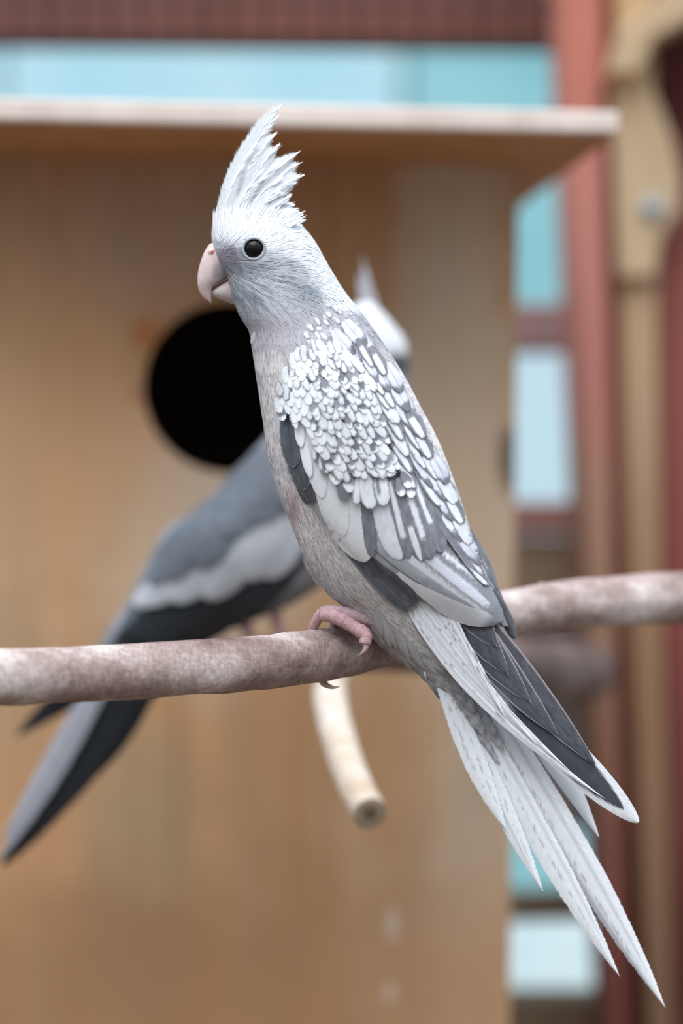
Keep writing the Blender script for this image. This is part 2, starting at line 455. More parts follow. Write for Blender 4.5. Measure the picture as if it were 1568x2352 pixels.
# ------------------------------------------------------------------ timber frame of the aviary
frame = tag(empty('aviary_frame', (0.3, .66, FLOOR_Z)), 'red and tan timber aviary frame with wire mesh standing behind the nest box', 'frame')
FR = (0.3, .66, FLOOR_Z)
def zmix(stops):                              # paint tones up the post; skylight fading towards the bottom is painted in
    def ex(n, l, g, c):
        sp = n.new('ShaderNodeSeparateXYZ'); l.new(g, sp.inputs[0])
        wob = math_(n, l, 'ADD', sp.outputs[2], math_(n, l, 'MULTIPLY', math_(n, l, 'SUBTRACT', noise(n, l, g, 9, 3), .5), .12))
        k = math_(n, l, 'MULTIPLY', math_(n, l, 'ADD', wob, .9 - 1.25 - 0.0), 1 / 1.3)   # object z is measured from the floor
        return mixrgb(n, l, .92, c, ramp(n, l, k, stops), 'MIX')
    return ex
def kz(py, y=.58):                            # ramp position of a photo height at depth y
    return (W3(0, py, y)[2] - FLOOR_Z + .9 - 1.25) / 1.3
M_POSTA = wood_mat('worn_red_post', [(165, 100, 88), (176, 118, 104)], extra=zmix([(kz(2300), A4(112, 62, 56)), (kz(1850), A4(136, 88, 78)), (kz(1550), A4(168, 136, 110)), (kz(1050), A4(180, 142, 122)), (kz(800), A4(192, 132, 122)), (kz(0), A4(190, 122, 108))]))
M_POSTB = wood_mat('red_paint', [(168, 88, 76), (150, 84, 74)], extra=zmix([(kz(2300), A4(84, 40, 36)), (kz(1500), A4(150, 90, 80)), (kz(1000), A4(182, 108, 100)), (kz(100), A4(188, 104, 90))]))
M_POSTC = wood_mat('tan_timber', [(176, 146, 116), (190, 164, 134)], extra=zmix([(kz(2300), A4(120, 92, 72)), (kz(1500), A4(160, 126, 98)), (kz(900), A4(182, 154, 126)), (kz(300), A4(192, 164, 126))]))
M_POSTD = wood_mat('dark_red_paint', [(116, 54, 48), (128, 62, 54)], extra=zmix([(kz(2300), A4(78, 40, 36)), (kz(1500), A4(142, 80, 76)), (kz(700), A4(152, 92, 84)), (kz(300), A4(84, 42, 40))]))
M_BRACE = wood_mat('tan_brace_timber', [(206, 188, 160), (194, 170, 138)])
M_BEAM = wood_mat('red_brown_beam', [(106, 76, 82), (124, 82, 68)], scale=(.3, 1, 4))
M_RAILA = wood_mat('mauve_rail', [(166, 142, 146), (176, 148, 150)])
M_RAILB = wood_mat('pink_rail', [(198, 148, 150), (206, 166, 158)])
M_RAILC = wood_mat('grey_brown_rail', [(196, 176, 154), (170, 152, 132)])
M_RAILD = wood_mat('dark_rail', [(138, 122, 106), (152, 134, 114)])
M_PLANK = wood_mat('weathered_grey_board', [(186, 194, 202), (204, 198, 208)])
def post(pts, y0, y1, mat, name='post'):
    """a post with straight edges between photo rows: pts = (py, left px, right px)"""
    v = []
    for py, a, c in pts:
        p, q = W3(a, py, y0), W3(c, py, y0)
        v += [p, q, (q[0], y1, q[2]), (p[0], y1, p[2])]
    k = len(pts); f = [(0, 1, 2, 3), tuple(reversed(range(4 * k - 4, 4 * k)))]
    for i in range(k - 1):
        for j in range(4):
            f.append((4 * i + j, 4 * i + 4 + j, 4 * i + 4 + (j + 1) % 4, 4 * i + (j + 1) % 4))
    f = [tuple(reversed(q)) for q in f]
    import bmesh
    bm = bmesh.new(); vs = [bm.verts.new(p) for p in v]
    for q in f: bm.faces.new([vs[i] for i in q])
    bmesh.ops.recalc_face_normals(bm, faces=bm.faces)
    ed = [e for e in bm.edges if abs(e.verts[0].co.z - e.verts[1].co.z) > .05]
    bmesh.ops.bevel(bm, geom=ed, offset=.0035, segments=2, affect='EDGES', profile=.5)
    bm.verts.index_update()
    v = [tuple(p.co) for p in bm.verts]; f = [tuple(x.index for x in q.verts) for q in bm.faces]; bm.free()
    return mk(name, v, f, mat, frame, FR, smooth=False)
def pyf(y): return 1176 - FLOOR_Z * FPX / (D0 + y)      # photo row where the floor lies at depth y
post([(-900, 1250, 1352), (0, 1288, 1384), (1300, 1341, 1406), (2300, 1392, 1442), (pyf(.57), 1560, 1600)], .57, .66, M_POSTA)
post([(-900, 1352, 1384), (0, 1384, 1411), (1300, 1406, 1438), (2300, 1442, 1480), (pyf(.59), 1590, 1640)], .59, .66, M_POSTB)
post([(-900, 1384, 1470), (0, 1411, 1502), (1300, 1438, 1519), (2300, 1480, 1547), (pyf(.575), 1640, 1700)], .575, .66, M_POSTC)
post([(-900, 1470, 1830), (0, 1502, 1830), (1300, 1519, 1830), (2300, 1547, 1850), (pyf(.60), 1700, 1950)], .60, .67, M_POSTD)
# shaped tan knee with its bolt, and the diagonal brace above it
def prism(poly, y0, y1, mat, name):
    k = len(poly); v = [W3(a, c, y0) for a, c in poly]; v += [(p[0], y1, p[2]) for p in v]
    f = [tuple(range(k)), tuple(range(2 * k - 1, k - 1, -1))] + [(i, i + k, (i + 1) % k + k, (i + 1) % k) for i in range(k)]
    import bmesh
    bm = bmesh.new(); vs = [bm.verts.new(p) for p in v]
    for q in f: bm.faces.new([vs[i] for i in q])
    bmesh.ops.recalc_face_normals(bm, faces=bm.faces)
    bmesh.ops.bevel(bm, geom=[e for e in bm.edges if abs(e.verts[0].co.y - e.verts[1].co.y) < 1e-5], offset=.002, segments=1, affect='EDGES')
    bm.verts.index_update()
    v = [tuple(p.co) for p in bm.verts]; f = [tuple(x.index for x in q.verts) for q in bm.faces]; bm.free()
    return mk(name, v, f, mat, frame, FR, smooth=False)
prism([(1404, 175), (1478, 165), (1510, 230), (1545, 320), (1564, 420), (1560, 490), (1536, 520), (1516, 560), (1508, 640), (1420, 640)], .567, .58, M_BRACE, 'brace')
prism([(1395, 170), (1420, 70), (1480, 20), (1560, -60), (1760, -200), (1760, -40), (1575, 48), (1500, 92), (1470, 170)], .55, .59, M_BRACE, 'brace')
th = np.linspace(0, 2 * math.pi, 20, endpoint=False)
bc = np.array(W3(1497, 478, .566)); bv = []
for rr, yy in ((.0058, .0025), (.0058, -.0015), (.0048, -.0035), (.0, -.004)):
    for a in th: bv.append(bc + np.array([rr * math.cos(a), yy, rr * math.sin(a)]))
mk('bolt', bv, grid_faces(4, 20, True), plain('zinc_bolt', (150, 166, 176), .35, .6), frame, FR)
def rail(x0, y0a, y0b, x1, y1a, y1b, ya, yb, mat, name='rail'):
    """level or slanting timber from photo column x0 (rows y0a..y0b) to x1"""
    v = []
    for x, a, c in ((x0, y0a, y0b), (x1, y1a, y1b)):
        for py in (a, c):
            p = W3(x, py, ya); v += [p, (p[0], yb, p[2])]
    f = [(0, 1, 3, 2), (4, 6, 7, 5), (0, 4, 5, 1), (2, 3, 7, 6), (0, 2, 6, 4), (1, 5, 7, 3)]
    import bmesh
    bm = bmesh.new(); vs = [bm.verts.new(p) for p in v]
    for q in f: bm.faces.new([vs[i] for i in q])
    bmesh.ops.recalc_face_normals(bm, faces=bm.faces)
    bmesh.ops.bevel(bm, geom=list(bm.edges), offset=.002, segments=1, affect='EDGES'); bm.verts.index_update()
    v = [tuple(p.co) for p in bm.verts]; f = [tuple(x.index for x in q.verts) for q in bm.faces]; bm.free()
    return mk(name, v, f, mat, frame, FR, smooth=False)
rail(-900, -220, 78, 1420, -200, 92, .68, .73, M_BEAM, 'beam')
rail(-900, 690, 800, 1420, 696, 806, .66, .70, M_RAILA)
rail(-900, 1150, 1226, 1420, 1152, 1230, .66, .70, M_RAILB)
rail(-900, 1234, 1430, 1420, 1234, 1430, .665, .70, M_RAILC)
rail(1150, 1440, 1592, 1430, 1436, 1586, .67, .71, M_RAILA, 'board')
rail(-900, 2105, 2165, 1450, 2052, 2112, .665, .70, M_RAILD)
rail(-900, 2300, 2420, 1460, 2292, 2420, .66, .70, M_RAILD)
rail(1150, 1600, 1905, 1430, 1594, 1900, .68, .71, M_PLANK, 'board')
# left post out of view that carries the rails
post([(-900, -960, -860), (pyf(.6), -960, -860)], .6, .73, M_POSTC)
# welded wire mesh over the opening
mv, mf = [], []
def wire(p, q, r=.0007):
    p, q = np.array(p, float), np.array(q, float); t = (q - p) / np.linalg.norm(q - p)
    a = np.cross(t, [0, 1, 0]); b_ = np.array([0, 1.0, 0]); k = len(mv)
    for c in (p, q):
        for j in range(5):
            an = j * 2 * math.pi / 5; mv.append(c + r * (math.cos(an) * a + math.sin(an) * b_))
    for j in range(5): mf.append((k + j, k + (j + 1) % 5, k + 5 + (j + 1) % 5, k + 5 + j))
yb = .42
xa, za = W3(-880, 0, yb)[0], W3(0, 104, yb)[2]; xb, zb = W3(1284, 0, yb)[0], W3(0, -190, yb)[2]
x = xa
while x < xb: wire((x, yb, za), (x + .0012, yb, zb)); x += .0152
z = za
while z < zb: wire((xa, yb + .001, z + .002), (xb, yb + .001, z - .002)); z += .0190
tag(mk('wire_mesh', mv, mf, plain('dull_wire', (44, 30, 32), .7, .3), frame, FR), kind='stuff')

# ------------------------------------------------------------------ plywood nest box
yaw = math.radians(4.5); roll = math.radians(-.6)
BO = np.array(W3(527, 890, .36))
ex = np.array([math.cos(yaw) * math.cos(roll), math.sin(yaw), math.sin(roll)]); ey = np.array([-math.sin(yaw), math.cos(yaw), 0])
ez = np.array([-math.sin(roll), 0, math.cos(roll)])
k134 = (D0 + .36) / FPX
BX = 663 * k134; ZT = 521 * k134; ZB = -1800 * k134; HR = 197 * k134; DEP = .185
nest_loc = tuple(BO + ey * DEP / 2 + ez * ZB)
nest = tag(empty('nest_box', nest_loc), 'plywood nest box with a round black entrance hole and overhanging flat lid, behind the birds', 'nest box')
def spots(n, l, g, c):
    """worn marks and painted shade: chewed rim, pale drips, a knot, greyer weathered right side, dimmer foot"""
    def blob(px, py, rx, rz, colr, amt):
        nonlocal c
        p = np.array(W3(px, py, .36)); p = p - np.array(nest_loc)
        mp = mapping(n, l, g, (1 / rx, 0, 1 / rz), (0, 0, 0), (-p[0] / rx, 0, -p[2] / rz))
        ln = n.new('ShaderNodeVectorMath'); ln.operation = 'LENGTH'; l.new(mp, ln.inputs[0])
        dd = math_(n, l, 'ADD', ln.outputs['Value'], math_(n, l, 'MULTIPLY', math_(n, l, 'SUBTRACT', noise(n, l, g, 30, 3), .5), .9))
        mr = n.new('ShaderNodeMapRange'); mr.interpolation_type = 'SMOOTHSTEP'
        l.new(dd, mr.inputs[0]); mr.inputs[1].default_value = 1.25; mr.inputs[2].default_value = .45
        mr.inputs[3].default_value = 0; mr.inputs[4].default_value = amt
        c = mixrgb(n, l, mr.outputs[0], c, A4(*colr))
    blob(1060, 1150, .034, .30, (206, 188, 166), .75)
    blob(470, 1230, .060, .075, (212, 194, 172), .8)
    blob(300, 560, .05, .04, (180, 160, 146), .5)
    blob(200, 980, .035, .06, (210, 162, 118), .55)
    blob(640, 1800, .03, .09, (182, 134, 94), .5)
    blob(900, 1750, .03, .06, (186, 138, 96), .5)
    blob(330, 2000, .03, .09, (158, 142, 116), .6)
    blob(120, 1000, .06, .11, (216, 174, 134), .55)
    blob(250, 2330, .16, .07, (158, 120, 88), .7)  # weaker light low on the box, painted as a browner tone
    blob(800, 2260, .12, .07, (166, 124, 90), .55)  # same painted dimming, further right
    blob(338, 770, .0085, .010, (190, 128, 80), .9)
    blob(322, 905, .005, .006, (186, 136, 104), .7)
    blob(1172, 1050, .006, .018, (112, 98, 84), .9)
    blob(900, 2130, .003, .008, (196, 182, 168), .8)
    blob(895, 2285, .003, .006, (196, 182, 168), .8)
    return c
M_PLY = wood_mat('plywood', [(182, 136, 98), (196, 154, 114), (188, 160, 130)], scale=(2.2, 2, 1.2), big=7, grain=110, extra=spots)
M_ROOF = wood_mat('pale_lid_board', [(222, 208, 200), (238, 226, 220)], scale=(1, 1, 3), big=14)
def nbox(name, x0, x1, y0, y1, z0, z1, mat=M_PLY, bev=.0008):
    v, f = box_frame(BO, ex, ey, ez, x0, x1, y0, y1, z0, z1, bev); return mk(name, v, f, mat, nest, nest_loc, smooth=False)
TH = .009
# front board with a real hole through it
ns = 96; an = np.linspace(0, 2 * math.pi, ns, endpoint=False)
def rect_pt(a):
    c, s = math.cos(a), math.sin(a); x1, z1 = BX, (ZT if s > 0 else -ZB)
    k = min(x1 / max(abs(c), 1e-9), z1 / max(abs(s), 1e-9)); return c * k, s * k
corner = [math.atan2(ZT, BX), math.pi - math.atan2(ZT, BX), math.pi + math.atan2(-ZB, BX), 2 * math.pi - math.atan2(-ZB, BX)]
an = np.sort(np.concatenate([an, corner])); ns = len(an); v = []
for y in (0, TH):
    for kk in range(3):
        for a in an:
            ci = (HR * math.cos(a), HR * math.sin(a) * 1.0); re = rect_pt(a)
            if kk == 0: q = ci
            elif kk == 1: q = (ci[0] * 1.012, ci[1] * 1.012)
            else: q = re
            yy = y + (.0008 if kk == 0 and y == 0 else 0)
            v.append(BO + ex * q[0] + ey * yy + ez * q[1])
f = []
for j in range(ns):
    j2 = (j + 1) % ns
    for r in range(2): f.append((r * ns + j, r * ns + j2, (r + 1) * ns + j2, (r + 1) * ns + j))
    for r in range(3, 5): f.append((r * ns + j2, r * ns + j, (r + 1) * ns + j, (r + 1) * ns + j2))
    f.append((j2, j, 3 * ns + j, 3 * ns + j2)); f.append((2 * ns + j, 2 * ns + j2, 5 * ns + j2, 5 * ns + j))
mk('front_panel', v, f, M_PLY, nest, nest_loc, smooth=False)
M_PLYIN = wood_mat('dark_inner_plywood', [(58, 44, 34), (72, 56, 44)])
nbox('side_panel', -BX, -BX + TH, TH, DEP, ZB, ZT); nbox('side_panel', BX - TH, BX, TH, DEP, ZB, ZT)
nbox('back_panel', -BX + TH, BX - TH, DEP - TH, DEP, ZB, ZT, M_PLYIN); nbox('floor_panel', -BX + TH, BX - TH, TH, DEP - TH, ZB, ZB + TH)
nbox('lid', -.165, .1625, -.117, DEP + .02, ZT, ZT + .0096, wood_mat('brown_lid_board', [(190, 138, 96), (204, 154, 112)], scale=(1, 1, 3), big=12), .001)
nbox('edging', -.165, .1625, -.123, -.117, ZT, ZT + .0096, M_ROOF, .0015)
# hanging batten that ties the box to the frame
nbox('batten', -.10, .10, DEP, .66 - .36 - .012 - .0, ZT - .16, ZT - .13)

# ------------------------------------------------------------------ perches
def bark_mat(name, dark, mid, pale, thr=.5, sc=26):
    m, n, l, b = new_mat(name, .78, .2)
    tc = n.new('ShaderNodeTexCoord'); g = tc.outputs['Object']
    a = noise(n, l, mapping(n, l, g, (.55, 1, 1)), sc, 5, .6)
    c = ramp(n, l, a, [(thr - .16, A4(*dark)), (thr, A4(*mid)), (thr + .16, A4(*pale))])
    f1 = noise(n, l, mapping(n, l, g, (1, .3, .3)), 900, 3, .7); f2 = noise(n, l, mapping(n, l, g, (.25, 1, 1)), 700, 3, .7)
    k = math_(n, l, 'MULTIPLY', f1, f2)
    c = mixrgb(n, l, 1.0, c, ramp(n, l, k, [(.12, (.66, .62, .62)), (.34, (1.12, 1.12, 1.12))]), 'MULTIPLY')
    l.new(c, b.inputs['Base Color']); bump(n, l, b, k, .5, .0008); return m
M_BARK = bark_mat('mauve_bark', (108, 86, 84), (168, 150, 146), (226, 219, 216), .48)
M_BARK2 = bark_mat('rear_bark', (104, 88, 88), (124, 108, 106), (150, 136, 132))
M_PEEL = bark_mat('peeled_twig', (194, 168, 136), (212, 196, 178), (228, 218, 208), .45, 40)
def px_path(rows):
    return [W3(a, c, y) for a, c, y, r in rows], [r * (D0 + y) / FPX for a, c, y, r in rows]
MAINB = [(-1500, 1480, -.24, 60), (-900, 1510, -.16, 64), (-300, 1546, -.092, 66), (0, 1553, -.064, 66), (200, 1549, -.046, 65), (430, 1534, -.028, 64), (640, 1517, -.010, 62),
         (800, 1494, .010, 59), (940, 1464, .034, 57), (1050, 1437, .054, 56), (1170, 1410, .072, 56), (1300, 1389, .088, 57), (1430, 1380, .102, 58), (1568, 1374, .115, 60), (2000, 1385, .16, 58), (2700, 1430, .24, 55)]
pp, rr = px_path(MAINB)
vb, fb = tube(pp, rr, 260, 40, .045, 4)
bl = tuple(pp[0])
branch = tag(mk('perch_branch', np.array(vb), fb, M_BARK, None, bl), 'mauve-brown bare branch running across the frame under the pale bird\'s pink foot', 'branch')
# small bud scars
for (a, c, y, r) in ((425, 1474, -.03, 7), (1245, 1338, .08, 6), (176, 1486, -.05, 6)):
    q = np.array(W3(a, c + 4, y)); s = np.array([[math.cos(t_) * math.cos(p_), math.sin(t_) * math.cos(p_), math.sin(p_)] for p_ in np.linspace(-1.5, 1.5, 7) for t_ in np.linspace(0, 6.283, 10, endpoint=False)])
    mk('bud_scar', q + s * np.array([2.4, 1.2, .8]) * r * .00015, grid_faces(7, 10, True), M_BARK, branch, bl)
REARB = [(-900, 1575, .20, 40), (-200, 1570, .21, 40), (300, 1535, .23, 40), (560, 1512, .24, 40), (760, 1500, .245, 42), (930, 1498, .26, 46), (1080, 1506, .285, 52), (1190, 1528, .325, 62), (1275, 1540, .42, 70), (1345, 1545, .545, 70)]
pp, rr = px_path(REARB); vb, fb = tube(pp, rr, 120, 28, .04, 8); rl = tuple(pp[0])
rear = tag(mk('rear_perch_branch', vb, fb, M_BARK2, None, rl), 'dark blurred rear branch behind the pale bird, carrying the hanging peeled twig', 'branch')
TW = [(775, 1490, .235, 39), (758, 1560, .205, 39), (762, 1630, .18, 39), (785, 1720, .16, 40), (815, 1800, .142, 40), (849, 1868, .122, 40)]
pp, rr = px_path(TW); vb, fb = tube(pp, rr, 60, 28, .03, 6, cap=False)
tw = mk('side_twig', vb, fb, M_PEEL, rear, rl)
tgt = np.array(pp[-1]) - np.array(pp[-2]); tgt /= np.linalg.norm(tgt)
ringv = np.array(vb[-28:]); cen = ringv.mean(0); cv = [cen + tgt * .0004]
for s_ in (.35, .7, .96, 1.0): cv += [cen + (p - cen) * s_ + tgt * (.0004 if s_ < 1 else 0) for p in ringv]
cf = [(0, 1 + j, 1 + (j + 1) % 28) for j in range(28)] + [tuple(1 + i for i in q) for q in grid_faces(4, 28, True)]
mk('cut_end', cv, cf, plain('cut_wood', (176, 160, 140), .85), tw, rl)
# ================================================================== THE PALE COCKATIEL
BR = W3(800, 1440, .004)
bird = tag(empty('cockatiel', BR), 'pale pearled cockatiel with raised white crest, in focus, gripping the branch with a pink foot', 'bird')
BODY = [  # left x,y  right x,y  half depth, depth centre
    (560, 500, 610, 497, 16, 0), (520, 512, 668, 506, 56, 0), (495, 532, 700, 528, 74, 0), (489, 560, 722, 556, 84, 0), (499, 598, 742, 590, 90, 0),
    (522, 636, 766, 630, 92, 0), (531, 676, 796, 676, 93, 0), (549, 722, 826, 712, 96, 0), (572, 762, 852, 748, 104, 0), (579, 800, 886, 796, 118, 0),
    (591, 880, 930, 866, 134, 0), (603, 960, 964, 930, 142, 0), (616, 1050, 1006, 1010, 146, 0), (638, 1130, 1040, 1096, 146, 0), (668, 1205, 1066, 1172, 142, 0),
    (702, 1285, 1088, 1246, 134, 2), (748, 1358, 1100, 1310, 122, 4), (812, 1414, 1106, 1368, 106, 6), (872, 1482, 1112, 1424, 84, 10), (930, 1528, 1118, 1478, 66, 14),
    (972, 1560, 1118, 1538, 48, 16), (1004, 1600, 1112, 1596, 32, 14), (1040, 1650, 1108, 1650, 18, 12), (1066, 1690, 1106, 1690, 8, 10)]
bv, bp, bf = loft(BODY, 260, 120, 0, [1, .95, .85, .8, .76, .76, .8, .88, .95, 1] + [1] * 14)
WING = [(738, 797, 762, 795, 92, 96, 88), (690, 815, 826, 812, 96, 132, 84), (652, 868, 884, 866, 92, 164, 78), (638, 930, 930, 926, 90, 178, 70), (640, 1000, 970, 996, 104, 184, 64),
        (664, 1085, 1006, 1078, 118, 184, 60), (714, 1164, 1042, 1150, 128, 180, 58), (784, 1246, 1078, 1228, 132, 170, 56), (846, 1306, 1112, 1308, 126, 156, 54), (926, 1368, 1146, 1380, 112, 134, 56), (1010, 1440, 1168, 1440, 76, 96, 60)]
def wing_shell(st, n, m, y0=0.0):
    S = cr(st, n); wv = np.linspace(-1, 1, m)
    px = (S[:, 0:1] + S[:, 2:3]) / 2 + (S[:, 2:3] - S[:, 0:1]) / 2 * wv
    py = (S[:, 1:2] + S[:, 3:4]) / 2 + (S[:, 3:4] - S[:, 1:2]) / 2 * wv
    e = np.where(wv < 0, S[:, 4:5], S[:, 6:7]); c = S[:, 5:6]
    d = e + (c - e) * (1 - np.abs(wv) ** 2.2) ** .75
    return px, py, d
wpx, wpy, wd = wing_shell(WING, 70, 41)
wv_ = W3a(wpx.ravel(), wpy.ravel(), wd.ravel()); wf = grid_faces(70, 41)
SURF = make_surf([(bv, bf), (wv_, wf)], 0.0)

def body_pigment(px, py):
    n1 = vnoise(px / 7, py / 7, 21); n2 = vnoise(px / 30, py / 30, 22)
    ang = np.arctan2(py - 600, px - 480); rad = np.hypot(px - 480, py - 600)
    st = vnoise(ang * 26, rad / 60, 23)                                 # streaks fanning back from the beak
    c = np.repeat(WHITE[None], len(px), 0)
    cheek = sstep(0, 40, py - (572 + (px - 583) * .25)) * (1 - sstep(700, 745, px - (py - 620) * .22))
    c = mix(c, mix(A(166, 175, 187), A(212, 220, 229), sstep(.3, .7, st)), cheek * .95)
    lore = np.exp(-((px - 522) / 30) ** 2 - ((py - 590) / 26) ** 2); c = mix(c, A(136, 132, 146), np.clip(lore * 1.3, 0, .95))
    und = np.exp(-((px - 580) / 50) ** 2 - ((py - 612) / 15) ** 2); c = mix(c, A(158, 166, 178), np.clip(und * .85, 0, 1))
    post_ = np.exp(-((px - 650) / 55) ** 2 - ((py - 590 - (px - 620) * .4) / 15) ** 2); c = mix(c, A(176, 184, 192), post_ * .6)
    ear = np.exp(-((px - 700) / 48) ** 2 - ((py - 685 - (px - 700) * .5) / 26) ** 2); c = mix(c, A(168, 170, 180), ear * .7 * sstep(.3, .7, st))
    nk = sstep(690, 735, py + (px - 650) * .05) * (1 - sstep(0, 22, px - (700 + (py - 640) * 1.28)))
    c = mix(c, mix(A(186, 184, 194), A(206, 206, 214), n1), nk)
    back = sstep(0, 22, px - (690 + (py - 640) * 1.2)) * sstep(690, 730, py)
    c = mix(c, mix(A(166, 169, 178), A(204, 208, 216), n1), back)
    br = sstep(770, 830, py)
    bars = sstep(.42, .62, vnoise(px / 11 + n2 * 2, py / 6, 31))
    c = mix(c, mix(A(238, 235, 237), A(210, 206, 210), bars), br * (1 - back))
    bl = sstep(1180, 1330, py)
    c = mix(c, mix(A(214, 210, 211), A(188, 185, 187), bars * .7 + n1 * .3), bl)
    xs = np.interp(py, [520, 560, 600, 640, 680, 715, 740], [700, 722, 744, 767, 798, 826, 850])
    c = mix(c, WHITE, (1 - sstep(42, 70, xs - px)) * sstep(520, 560, py) * (1 - sstep(696, 722, py)))
    pk = np.exp(-((px - 672) / 12) ** 2 - ((py - 1165) / 50) ** 2); c = mix(c, A(172, 142, 146), pk * .8)
    vt = sstep(1420, 1520, py); c = mix(c, mix(A(202, 203, 207), A(160, 160, 166), sstep(.4, .6, vnoise(px / 16, py / 9 + px / 40, 44))), vt)
    fl = sstep(565, 600, py) * (1 - sstep(0, 26, np.hypot(px - 583, py - 572) - 26)); c = mix(c, A(176, 180, 188), fl * .5)
    return c
bc_ = body_pigment(bp[:, 0], bp[:, 1])
body = mk('body', bv, bf, M_PLUME, bird, BR, bc_)

# soft contour plumage: short barbs lying along the flow of the feathers
def plumage(name, bp, bf, cnt, flow, skip, pigment, parent, root, y0, seed, ln=(18, 34), wd=2.3, lift=1.5):
    r = np.random.default_rng(seed)
    q = np.array([t for t in bf if len(t) == 4]); P = bp[q]
    e1 = P[:, 1] - P[:, 0]; e2 = P[:, 3] - P[:, 0]; nrm = np.cross(e1, e2); ar = np.linalg.norm(nrm, axis=1)
    i = r.choice(len(q), cnt, p=ar / ar.sum()); a = r.random((cnt, 2))
    p = P[i, 0] + e1[i] * a[:, :1] + e2[i] * a[:, 1:]
    cen = bp.mean(0); nn_ = nrm[i] / ar[i][:, None]
    axis_c = (P[:, 0] * 0 + 0); mid = P[i].mean(1)
    nn_ *= np.sign(np.where(np.abs(nn_[:, 2]) > .15, nn_[:, 2] * p[:, 2], 1))[:, None]      # depth sign -> outward
    keep = (~skip(p)) & (p[:, 2] > -90)
    p, nn_ = p[keep], nn_[keep]; m = len(p)
    fx, fy = flow(p[:, 0], p[:, 1]); F = np.stack([fx, fy, np.zeros(m)], -1)
    F += (r.random((m, 3)) - .5) * .22
    F -= nn_ * (F * nn_).sum(1)[:, None]; F /= np.linalg.norm(F, axis=1)[:, None] + 1e-9
    S = np.cross(F, nn_)
    L = r.uniform(*ln, m)[:, None]; Wd = (wd * r.uniform(.7, 1.3, m))[:, None]
    rows = []
    for t, wdt, h in ((0, .5, .2), (.45, .55, 1.0), (1.0, .08, 1.15)):
        c = p + F * L * (t - .3) + nn_ * lift * h
        rows += [c - S * Wd * wdt, c + S * Wd * wdt]
    V = np.stack(rows, 1).reshape(-1, 3)
    W = W3a(V[:, 0], V[:, 1], V[:, 2], y0)
    cc = pigment(p[:, 0], p[:, 1]) * r.uniform(.92, 1.05, m)[:, None]
    k = np.arange(m)[:, None] * 6
    f = np.concatenate([k + np.array([[0, 1, 3, 2]]), k + np.array([[2, 3, 5, 4]])]).tolist()
    wn = np.stack([nn_[:, 0], -nn_[:, 2], -nn_[:, 1]], -1)
    return tag(mk(name, W, f, M_BARBS, parent, root, np.repeat(np.clip(cc, 0, 1), 6, 0), nrm=np.repeat(wn, 6, 0)), kind='stuff')
def flow_main(px, py):
    a = np.stack([px - 470, py - 590], -1); a /= np.linalg.norm(a, axis=1)[:, None] + 1e-6
    b_ = np.stack([.32 + 0 * px, .95 + 0 * px], -1)
    t = sstep(640, 820, py)[:, None]; g = a * (1 - t) + b_ * t
    cw = (1 - sstep(528, 560, py + np.maximum(px - 600, 0) * .35))[:, None]; g = g * (1 - cw) + np.array([[.38, -.92]]) * cw
    low = sstep(1180, 1380, py)[:, None]; g = g * (1 - low) + np.array([[.72, .7]]) * low
    return g[:, 0], g[:, 1]
wpoly = [(738, 800), (690, 820), (652, 872), (645, 940), (652, 1010), (676, 1085), (728, 1160), (800, 1240), (870, 1320), (940, 1380), (1100, 1440), (1200, 1440), (1000, 900), (850, 800)]
def skip_main(p):
    inw = np.array([inpoly(a, c, wpoly) for a, c in p[:, :2]])
    eye = np.hypot(p[:, 0] - 583, p[:, 1] - 572) < 30
    return (inw & (p[:, 2] > 0)) | (eye & (p[:, 2] > 0)) | ((np.hypot(p[:, 0] - 490, p[:, 1] - 600) < 34))
plumage('plumage', bp, bf, 60000, flow_main, skip_main, body_pigment, bird, BR, 0.0, 5)

# eye with its lid ring
def sphere(c, r, n=20, m=28, sq=(1, 1, 1)):
    v = [np.array(c) + np.array([math.cos(t) * math.sin(p) * sq[0], math.cos(p) * -sq[1], math.sin(t) * math.sin(p) * sq[2]]) * r for p in np.linspace(.02, math.pi - .02, n) for t in np.linspace(0, 2 * math.pi, m, endpoint=False)]
    return v, grid_faces(n, m, True)
K = D0 / FPX
ed = float(SURF(np.array([583.]), np.array([572.]))[0])
def eye_at(px, py, dep, r, y0, parent, root):
    c = W3a([px], [py], [dep], y0)[0]; k = (D0 + y0) / FPX
    v, f = sphere(c, r * k, sq=(1, .62, 1)); e = mk('eye', v, f, M_EYE, parent, root)
    vs = []
    for i in range(32):
        a = i * 2 * math.pi / 32
        for j in range(8):
            b_ = j * 2 * math.pi / 8; R = r * 1.12 + r * .16 * math.cos(b_)
            vs.append(c + np.array([R * math.cos(a) * 1.04, -r * (.20 + .20 * math.sin(b_)), R * math.sin(a)]) * k)
    ff = [((i * 8 + j), (i * 8 + (j + 1) % 8), ((i + 1) % 32 * 8 + (j + 1) % 8), ((i + 1) % 32 * 8 + j)) for i in range(32) for j in range(8)]
    mk('eyelid', vs, ff, M_LID, e, root); return e
eye_at(583, 572, ed - 3, 21.5, 0, bird, BR)

